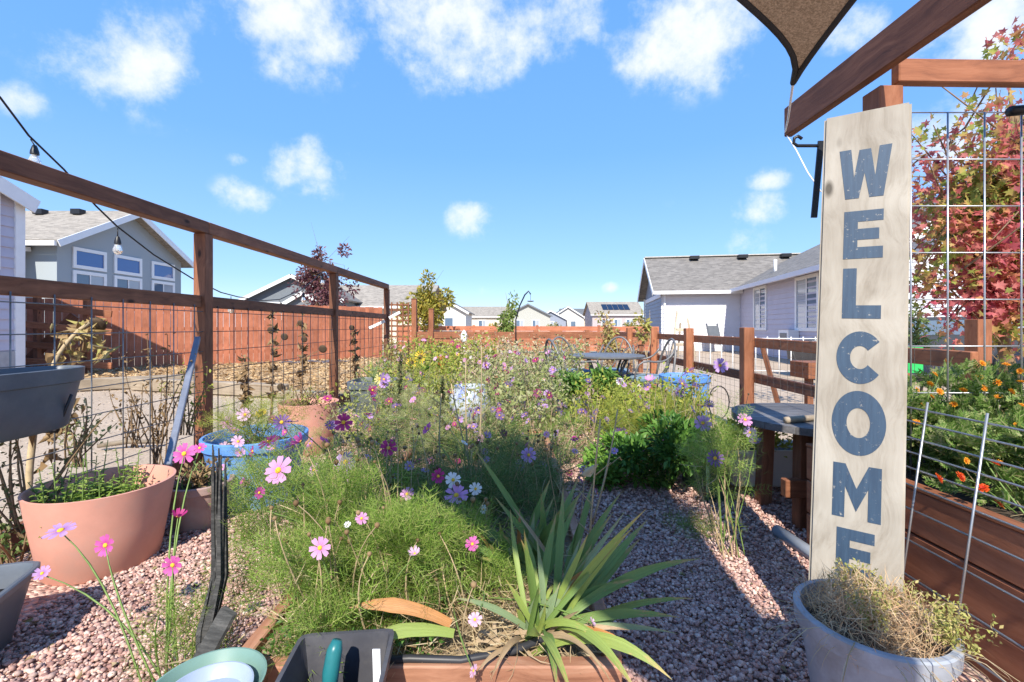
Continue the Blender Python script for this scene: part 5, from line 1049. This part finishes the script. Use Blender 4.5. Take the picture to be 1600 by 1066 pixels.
def iris():
    B = Vector((.055,1.19,.215)); t = thing('iris_plant', 'large iris fan of sword leaves spilling over the front of the bed', 'plant', B)
    L = [(1095,873,1.28,.033,IRG,.10),(1062,965,1.12,.03,IRG,.07),(1058,990,1.1,.02,IRB,.06),(1012,812,1.42,.033,IRG,.03),(1000,842,1.40,.034,IRG,.03),(972,768,1.55,.03,IRG,.05),(958,800,1.42,.028,IRG,.03),(950,838,1.36,.03,IRB,.02),(898,905,1.2,.033,IRB,.03),
         (838,838,1.25,.022,IRB,0),(845,920,1.15,.024,IRB,0),(712,935,1.12,.02,IRB,.05),(1050,1062,.98,.034,IRY,.13),(1000,1090,.93,.035,IRY,.16),(896,1095,.90,.036,IRY,.17),(872,1085,.93,.03,IRG,.14),(1085,935,1.2,.02,IRG,.06),(880,760,1.4,.03,IRG,.0),(870,800,1.35,.03,IRG,.0),(905,775,1.45,.03,IRG,.0),(925,850,1.3,.03,IRG,.02),
         (990,905,1.22,.03,IRG,.05),(935,1000,1.05,.022,IRY,.1),(1020,1040,1.0,.02,IRO,.1),(790,905,1.15,.02,IRY,.02),(765,1066,1.0,.018,IRD,.1),(740,1060,1.02,.014,IRD,.07),(960,1075,.97,.02,IRD,.12),(915,890,1.25,.022,IRO,.05),(985,985,1.1,.02,IRD,.06),(905,955,1.1,.016,IRD,.03)]
    for (px, py, d, w, m, lf) in L+[(random.uniform(780,1010), random.uniform(790,960), random.uniform(1.1,1.4), random.uniform(.016,.026), random.choice((IRG,IRG,IRB,IRY)), random.uniform(0,.06)) for _ in range(20)]: iris_leaf(t, B+Vector((random.uniform(-.05,.05), random.uniform(-.03,.05), 0)), at(px, py, d), w, m, 0, lf)
    for k in range(14): a = random.uniform(0, 6.28); l = random.uniform(.06,.15); iris_leaf(t, B+Vector((random.uniform(-.1,.04), random.uniform(-.06,.02), .0)), B+Vector((l*math.cos(a)-.05, l*.5*math.sin(a)-.03, random.uniform(.0,.05))), .013, IRD, 0, .05)
    B2 = Vector((.06,1.5,.215)); t2 = thing('iris_plant', 'upright shaded iris leaves behind the large iris fan', 'plant', B2)
    for (px, py, d, w, m, lf) in [(780,815,1.45,.034,IRG,0),(785,835,1.4,.036,IRG,0),(772,775,1.5,.03,IRG,0),(740,700,1.6,.026,IRG,.02),(690,800,1.45,.03,IRG,.04),(640,765,1.6,.032,IRG,.05),(700,835,1.4,.03,IRG,.03),(860,748,1.6,.034,IRG,0),(905,745,1.65,.032,IRG,0),(845,770,1.55,.034,IRG,0),(925,755,1.65,.03,IRG,.02),(812,795,1.5,.02,IRO,.0),(800,790,1.5,.016,IRD,.03),(880,790,1.5,.034,IRG,0),(745,870,1.35,.03,IRY,0),(765,850,1.38,.034,IRG,0),(820,840,1.4,.03,IRG,0),(835,800,1.5,.03,IRB,0),(735,815,1.4,.014,IRO,0)]+[(random.uniform(780,960), random.uniform(735,830), random.uniform(1.45,1.7), random.uniform(.024,.034), random.choice((IRG,IRG,IRY,IRB)), 0) for _ in range(5)]:
        iris_leaf(t2, B2+Vector((random.uniform(-.1,.14), random.uniform(-.06,.06), 0)), at(px, py, d), w, m, 0, lf)
    f = thing('fallen_iris_leaf', 'broad orange dying iris leaf lying over the front of the bed', 'leaf', at(640,960,1.13)); iris_leaf(f, at(705,975,1.15), at(545,950,1.13), .04, IRO, 0, .05)
    f = thing('fallen_iris_leaf', 'broad pale green leaf lying beside the dark square pot', 'leaf', at(640,990,1.1)); iris_leaf(f, at(710,990,1.13), at(572,1002,1.06), .04, IRY, 0, .035)
iris()
# low litter and ground plants in the bed front
def bed_litter():
    n = 4200; P = np.stack([rng.uniform(-.62, .22, n), rng.uniform(1.11, 1.75, n), rng.uniform(.20, .28, n)], 1); V, T = scatter(*BLADE, P, rng.normal(size=(n, 3))*np.array([1, 1, .35]), rng.uniform(.03, .11, n)); o = npmesh('dry_litter', V, T, STRAW); tag(o, 'dry straw and fallen stems on the soil of the centre bed', 'straw', kind='stuff')
    n = 2600; P = np.stack([rng.uniform(-.62, -.18, n), rng.uniform(1.1, 1.5, n), .21+rng.uniform(0, .08, n)], 1); V, T = scatter(*SMALL, P, rng.normal(size=(n, 3))+np.array([0, 0, .6]), rng.uniform(.008, .02, n)); o = npmesh('ground_cover', V, T, BROAD); tag(o, 'tiny leaved green ground cover along the front of the bed', 'ground cover', kind='stuff')
    n = 900; c = np.array([at(1092,830,2.3)[0], 2.35, .02]); P = c+rng.normal(size=(n, 3))*np.array([.07, .09, .012]); P[:, 2] = np.abs(P[:, 2]); V, T = scatter(*BLADE, P, rng.normal(size=(n, 3))*np.array([.6, .6, .4])+np.array([0, 0, .5]), rng.uniform(.02, .06, n)); o = npmesh('weed_tuft', V, T, FERN); tag(o, 'small green weed tuft on the sunlit strip of gravel', 'weed', kind='stuff')
    n = 500; P = np.array([-.72, 1.3, .0])+rng.normal(size=(n, 3))*np.array([.05, .12, .01]); P[:, 2] = np.abs(P[:, 2]); V, T = scatter(*BLADE, P, rng.normal(size=(n, 3))+np.array([0, 0, .6]), rng.uniform(.04, .12, n)); o = npmesh('weed_tuft', V, T, YELG); tag(o, 'thin yellowish grass along the left side of the centre bed', 'grass', kind='stuff')
bed_litter()
# pot plants
def mint():
    t = thing('mint_plant', 'bright green leggy mint growing in the big terracotta tub', 'plant', (-1.84,2.04,.2)); P = []; D = []; mb = MB()
    for k in range(46):
        a = random.uniform(0, 6.28); rr = .19*math.sqrt(random.random()); b = Vector((-1.86+rr*math.cos(a), 2.03+rr*math.sin(a), .19)); h = random.uniform(.08,.34) if k % 2 else random.uniform(.1,.2); e = b+Vector((random.gauss(0,.03), random.gauss(0,.03), h)); mb.tube([b, b.lerp(e,.5), e], [.003,.0025,.0015], 4, False)
        for j in range(40): s = random.random()**1.3; P.append(tuple(b.lerp(e, s))); D.append((random.gauss(0,1), random.gauss(0,1), .35)); 
    mb.build('stem', STEMG, t, True); P = np.array(P); s = rng.uniform(.016, .046, len(P))*(1.25-(P[:, 2]-.19)/.36); V, T = scatter(*LEAF, P, D, s, np.tile(np.array([[0,0,1.]]), (len(P), 1))); npmesh('leaf', V, T, leafy('mint_green', [(.16,.27,.04),(.27,.40,.07),(.36,.44,.12),(.20,.32,.05)], .35), t, kind='stuff')
mint()
leafbush('withered brown plant in the faded rim pot', (-1.66,2.42,.19), (-1.66,2.42,.27), (.13,.13,.08), 400, DRYB, .03, 'plant', 'withered_plant', SMALL)
cosmos('mixed cosmos with pink and yellow blooms in the blue tub by the left fence', (-1.56,2.78,.30), (-1.56,2.74,.47), (.26,.22,.14), 700, YELG, [(383,648,'pale',22,2.6),(355,660,'pink',18),(365,672,'pink',16),(408,645,'yellow',18),(440,660,'purple',26,2.6),(425,655,'hot',14),(395,690,'hot',16),(372,703,'mag',14),(350,700,'pale',18)], name='tub_flowers', stems=16)
leafbush('frosted brown stems with seed heads in the tall terracotta pot', (-1.72,3.85,.33), (-1.66,3.8,.42), (.26,.2,.22), 420, DRYB, .03, 'plant', 'seeding_plant', SMALL, stem=STEMB, stems=26)
leafbush('silvery herbs in the dark grey square planter', (-1.44,4.75,.43), (-1.40,4.7,.62), (.24,.2,.16), 500, leafy('silver_herb', [(.26,.32,.24),(.38,.44,.36),(.20,.27,.16)], .2), .04, 'plant', 'herb_plant', BLADE)
leafbush('pale dry tangle in the blue tub beside the low fence', (1.78,4.75,.36), (1.78,4.72,.50), (.24,.2,.14), 600, leafy('ashen', [(.40,.42,.40),(.55,.55,.50),(.36,.40,.34)], .2), .05, 'plant', 'dry_tangle', BLADE)
def sedum():
    c = np.array([.868,1.10,.32]); t = thing('sedum_plant', 'dry brown and yellow-green sedum heaped in the pale grey pot', 'plant', tuple(c))
    n = 5200; q, d = ball(n, c+np.array([0,0,.0]), np.array([.15,.15,.105]), .3); q = q[q[:, 2] > .315]; d = rng.normal(size=(len(q), 3))+np.array([0, 0, .6]); V, T = scatter(*BLADE, q, d, rng.uniform(.02,.055,len(q))); npmesh('dry_stems', V, T, leafy('sedum_dry', [(.44,.26,.13),(.60,.42,.24),(.68,.53,.34),(.50,.29,.16),(.62,.48,.27)], .2, .8), t, kind='stuff')
    for (dx, dy, r_) in ((.12,-.02,.06),(.07,.06,.05),(.03,.1,.04),(.10,-.09,.05),(-.02,-.02,.035)):
        P = []; 
        for k in range(26):
            b = c+np.array([dx+random.gauss(0,r_*.5), dy+random.gauss(0,r_*.5), .03]); h = random.uniform(.03,.085)
            for j in range(22): P.append(b+np.array([0, 0, h*j/22])+rng.normal(size=3)*.003)
        P = np.array(P); V, T = scatter(*SMALL, P, rng.normal(size=(len(P), 3))+np.array([0,0,.7]), rng.uniform(.007,.013,len(P))); npmesh('shoot_cluster', V, T, leafy('sedum_green', [(.34,.36,.08),(.46,.44,.14),(.50,.40,.16),(.28,.34,.08)], .3), t, kind='stuff')
    n = 70; a = rng.uniform(0, 6.28, n); P = c+np.stack([.15*np.cos(a), .15*np.sin(a), rng.uniform(0,.05,n)], 1); V, T = scatter(*T_blade(.018,.6), P, np.stack([np.cos(a), np.sin(a), rng.uniform(-.1,.5,n)], 1), rng.uniform(.05,.15,n), np.tile(np.array([[0,0,1.]]),(n,1))); npmesh('straw', V, T, STRAW, t, kind='stuff')
sedum()
def marigolds():
    spots = [((1.75,2.0),(.24,.2,.22),.60,'marigold bush nearest the sign with orange pompon flowers',[(1460,585),(1453,600),(1432,610),(1440,632),(1468,612),(1455,620),(1478,565),(1490,632),(1432,660)]),
             ((2.05,1.98),(.26,.2,.25),.62,'marigold bush in the middle with tall orange flowers',[(1530,590),(1537,607),(1505,610),(1572,570),(1535,568),(1558,598),(1560,620),(1510,662),(1493,683),(1460,678)]),
             ((2.22,1.9),(.22,.2,.24),.60,'marigold bush at the right edge in full orange bloom',[(1594,580),(1595,597),(1590,665),(1597,634),(1580,612)]),
             ((1.72,1.55),(.22,.24,.16),.56,'low marigold plant with red-orange flowers behind the wire',[(1553,724,'redor'),(1562,722),(1535,763,'redor'),(1560,788,'redor'),(1510,720),(1500,745,'redor'),(1466,748,'redor')])]
    for (x, y), r, z, lab, fl in spots:
        cosmos(lab, (x,y,.43), (x,y,z), r, 1500, leafy('marigold_green', [(.06,.13,.02),(.11,.21,.03),(.18,.28,.06),(.28,.34,.11),(.34,.34,.16)], .35), [(f[0], f[1], f[2] if len(f) > 2 else 'orange', 11 if len(f) < 3 else 17, y-r[1]*random.uniform(.3,.9)) for f in fl], .055, 'marigold_plant', tpl=T_frond(6,.12), stems=12, dry=.06)
marigolds()
def dried_sunflowers():
    for (px, pyb, pyt, d, heads, lab, big) in [(470,640,488,6.0,[(470,505),(476,530)],'dried sunflower stalk left of the second fence post',0),(423,640,490,5.2,[(424,516),(445,526)],'dried sunflower stalk behind the wire with dark seed heads',0),(552,640,520,6.6,[(550,512),(545,600)],'dried sunflower stalk right of the second fence post',0),(380,640,560,4.6,[(440,605),(505,545)],'thin dried seed stalk in front of the mulch',0)]:
        b = at(px, pyb, d); b.z = 0; e = at(px+2, pyt, d); t = thing('dried_sunflower', lab, 'dried plant', b, 'dried sunflowers by the left fence'); m = b.lerp(e, .5)+Vector((.03,0,0)); pts = bez(b, m, e, 8); MB().tube(pts, [.012]*5+[.007]*4, 6).build('stem', STEMB, t, True)
        for hx, hy in heads: p = at(hx, hy, d-.02); MB().lathe([(.012,-.015),(.038,0),(.042,.01),(.03,.018),(.001,.014)], 12, (0,0,0)).build('seed_head', plain('seed_head', (.07,.045,.025), .9, .4, 20), t, True, M=Matrix.Translation(p) @ Matrix.Rotation(1.8, 4, 'X')); MB().tube([pts[5], p], .004, 4).build('twig', STEMB, t)
        P = np.array([tuple(random.choice(pts[2:])) for _ in range(70)]); V, T = scatter(*T_leaf(.5,.3,.5), P, rng.normal(size=(70,3))+np.array([0,0,-.5]), rng.uniform(.04,.11,70)); npmesh('withered_leaf', V, T, DRYB, t, kind='stuff')
    # big drooping one at the left
    b = Vector((-2.5,2.35,0)); t = thing('dried_sunflower', 'large drooping yellow-brown dried sunflower beside the hanging trough', 'dried plant', b); e = at(140,505,2.75); pts = bez(b, at(40,560,2.5), e, 10); MB().tube(pts, [.016]*6+[.011]*5, 7).build('stem', STEMT, t, True)
    p0 = np.array(tuple(at(132,525,2.75))); n = 55; P = p0+rng.normal(size=(n,3))*np.array([.06,.05,.06]); V, T = scatter(*T_leaf(.32,.45,.75), P, rng.normal(size=(n,3))*np.array([1,.6,.6])+np.array([0,0,-.7]), rng.uniform(.04,.10,n)); npmesh('withered_leaf', V, T, leafy('sunflower_dry', [(.34,.22,.09),(.46,.34,.14),(.26,.15,.07),(.36,.33,.09),(.50,.40,.20)], .25), t, kind='stuff')
    n = 80; P = np.array([tuple(at(95+random.gauss(0,14), 640+random.gauss(0,36), 2.45)) for _ in range(n)]); V, T = scatter(*T_leaf(.5,.35,.55), P, rng.normal(size=(n,3))*np.array([1,.6,.5])+np.array([0,0,-.9]), rng.uniform(.04,.09,n)); npmesh('withered_leaf', V, T, DRYB, t, kind='stuff')
    MB().lathe([(.012,-.02),(.04,0),(.046,.012),(.03,.02),(.001,.017)], 14).build('seed_head', MATS['seed_head'], t, True, M=Matrix.Translation(at(155,505,2.74)) @ Matrix.Rotation(2.2, 4, 'X'))
    for (px, py, h, w, d, n, lab, mt, tp) in [(40,840,220,.16,1.95,240,'dark twiggy weed beside the terracotta tub at the left edge',leafy('dull_weed', [(.07,.09,.03),(.13,.15,.05),(.16,.11,.06)], .2),SMALL),(120,730,110,.10,2.35,160,'thin seeding weed behind the terracotta tub',PALE,SMALL),(245,730,220,.12,3.0,260,'bare vine climbing the wire behind the metal bar',DRYB,LEAF),(290,680,110,.12,3.1,200,'leafy vine at the foot of the first fence post',YELG,LEAF),(20,900,130,.16,1.9,260,'green weed at the foot of the left fence',FERN_SHADE,SMALL),(210,700,100,.1,2.9,140,'small brown weed at the foot of the wire grid',DRYB,SMALL)]:
        b = at(px, py, d); b.z = max(0, b.z); t = thing('weed', lab, 'weed', b); mb = MB(); P = []
        for k in range(11):
            e = Vector((b.x+random.gauss(0,w), d+random.gauss(0,w*.5), b.z+h/F*d*random.uniform(.5,1.05))); pts = stem_curve(b+Vector((random.gauss(0,.03),0,0)), e); mb.tube(pts, [.004]*5+[.002]*3, 4, False); P += [tuple(p) for p in pts[2:]]
        mb.build('stem', STEMB, t, True); P = np.array(P); P = P[rng.integers(0, len(P), n)]+rng.normal(size=(n,3))*.015; V, T = scatter(*tp, P, rng.normal(size=(n,3))+np.array([0,0,.2]), rng.uniform(.014,.036,n)); npmesh('foliage', V, T, mt, t, kind='stuff')
dried_sunflowers()
# ================================================================== TREES
def tree(label, base, h, cc, cr, n, mat, size, tpl=None, trunk=.06, clumps=30, name='tree', limb=14, bark=None, dens=.28, group=None):
    t = thing(name, label, 'tree', base, group); base = Vector(base); cc = np.array(cc, float); cr = np.array(cr, float); mb = MB(); top = Vector((base.x+random.gauss(0,.05), base.y, base.z+h))
    ax = [base.lerp(top, i/8)+Vector((random.gauss(0,.012)*h, random.gauss(0,.012)*h, 0))*(i > 0) for i in range(9)]; mb.tube(ax, [trunk*(1-.11*i) for i in range(9)], 8); tw = []; cl = []
    for k in range(limb):
        s = ax[random.randint(2, 7)]; e, _ = ball(1, cc, cr*.95, .3); e = Vector(e[0]); pts = bez(s, s.lerp(e, .5)+Vector((0,0,-.05*h*random.random())), e, 6); mb.tube(pts, [trunk*.42*(1-.14*i) for i in range(7)], 5, False); cl += pts[3:]
        for q in range(4): p = random.choice(pts[2:]); e2 = p+Vector(rng.normal(size=3)*cr*.35); mb.tube([p, p.lerp(e2,.5), e2], [trunk*.14,trunk*.1,trunk*.05], 4, False); cl.append(e2)
    mb.build('trunk', bark or STEMB, t, True)
    cl = [np.array(tuple(p)) for p in cl]; random.shuffle(cl); cl = cl[:clumps]; P = []; D = []
    for p in cl:
        ce = p*.75+ball(1, cc, cr, .4)[0][0]*.25; q, d = ball(n//len(cl), ce, cr*dens*rng.uniform(.6,1.3), .5); P.append(q); D.append(d)
    P = np.concatenate(P); D = np.concatenate(D)+rng.normal(size=(len(P),3))*.6+np.array([0,0,-.25]); V, T = scatter(*(tpl or LEAF), P, D, rng.uniform(.6,1.3,len(P))*size); npmesh('crown', V, T, mat, t, kind='stuff'); return t
tree('maple with red orange and green leaves behind the upright wire panel', (5.35,4.9,0), 3.9, (5.05,4.75,2.2), (1.1,.85,1.5), 12000, leafy('maple_autumn', [(.30,.04,.07),(.44,.07,.11),(.58,.15,.17),(.66,.24,.20),(.56,.13,.14),(.62,.36,.14),(.36,.39,.08),(.20,.29,.06),(.52,.45,.12),(.30,.05,.09)], .5, cluster=1.6), .082, MAPLE, .07, 110, 'maple_tree', 40, dens=.3)
tree('sparse purple-leaved tree behind the left fence', (-8.2,19,0), 4.6, (-7.2*19/17.5-.0,19,2.9), (1.35,1.1,1.55), 3000, leafy('purple_leaf', [(.09,.03,.045),(.16,.06,.07),(.22,.10,.09),(.10,.04,.07)], .25), .15, LEAF, .05, 46, 'purple_tree', 26, dens=.26)
tree('round yellow-green tree behind the lattice trellis', (-3.4,16.4,0), 2.6, (-3.3,16.4,1.9), (1.0,.9,1.05), 3200, leafy('yellow_tree', [(.20,.22,.03),(.36,.32,.04),(.42,.30,.06),(.24,.27,.05),(.46,.38,.08)], .35), .14, LEAF, .05, 30, 'small_tree', 14)
tree('young green sapling in front of the far porch house', (-.07,12.6,0), 2.0, (-.15,12.6,1.3), (.42,.4,.6), 700, leafy('sapling_green', [(.12,.20,.04),(.22,.30,.07),(.30,.34,.10)], .35), .11, LEAF, .025, 18, 'sapling', 8)
tree('tall withered bush with pink-brown and yellow leaves right of the far fence', (1.72,8.2,0), 1.25, (1.78,8.1,.85), (.28,.28,.42), 700, leafy('rose_yellow', [(.42,.22,.14),(.50,.40,.14),(.40,.42,.12),(.36,.20,.12)], .3), .07, LEAF, .015, 22, 'withered_bush', 10)
tree('stalk with yellow leaves in front of the left post of the low fence', (1.96,6.7,0), 1.3, (1.93,6.7,1.12), (.12,.12,.2), 130, leafy('yellow_stalk', [(.44,.36,.10),(.36,.38,.08),(.30,.20,.10)], .3), .08, LEAF, .014, 10, 'yellow_stalk_plant', 5, bark=STEMT)
tree('slim green shrub against the pale house beside the sign', (6.2,6.9,0), 1.4, (6.15,6.9,.95), (.25,.25,.6), 500, leafy('shrub_green', [(.10,.17,.05),(.18,.26,.08),(.28,.32,.14)], .3), .07, LEAF, .02, 18, 'shrub', 8)
for (x, y, r, z, lab) in ((-1.2,30,.8,.8,'small yellowish bush before the beige far house'),(3.9,40,1.0,.9,'small green bush near the porch of the dark-gabled house'),(11.5,44,1.1,.9,'orange-tinted bush before the cream far house'),(18,44,1.2,1.0,'green bush beside the solar panel house')):
    tree(lab, (x,y,0), 1.2, (x,y,z), (r,r*.8,r*.8), 420, leafy('far_bush', [(.18,.22,.05),(.34,.30,.07),(.40,.26,.08),(.16,.24,.06)], .3), .26, LEAF, .04, 16, 'far_bush', 8)
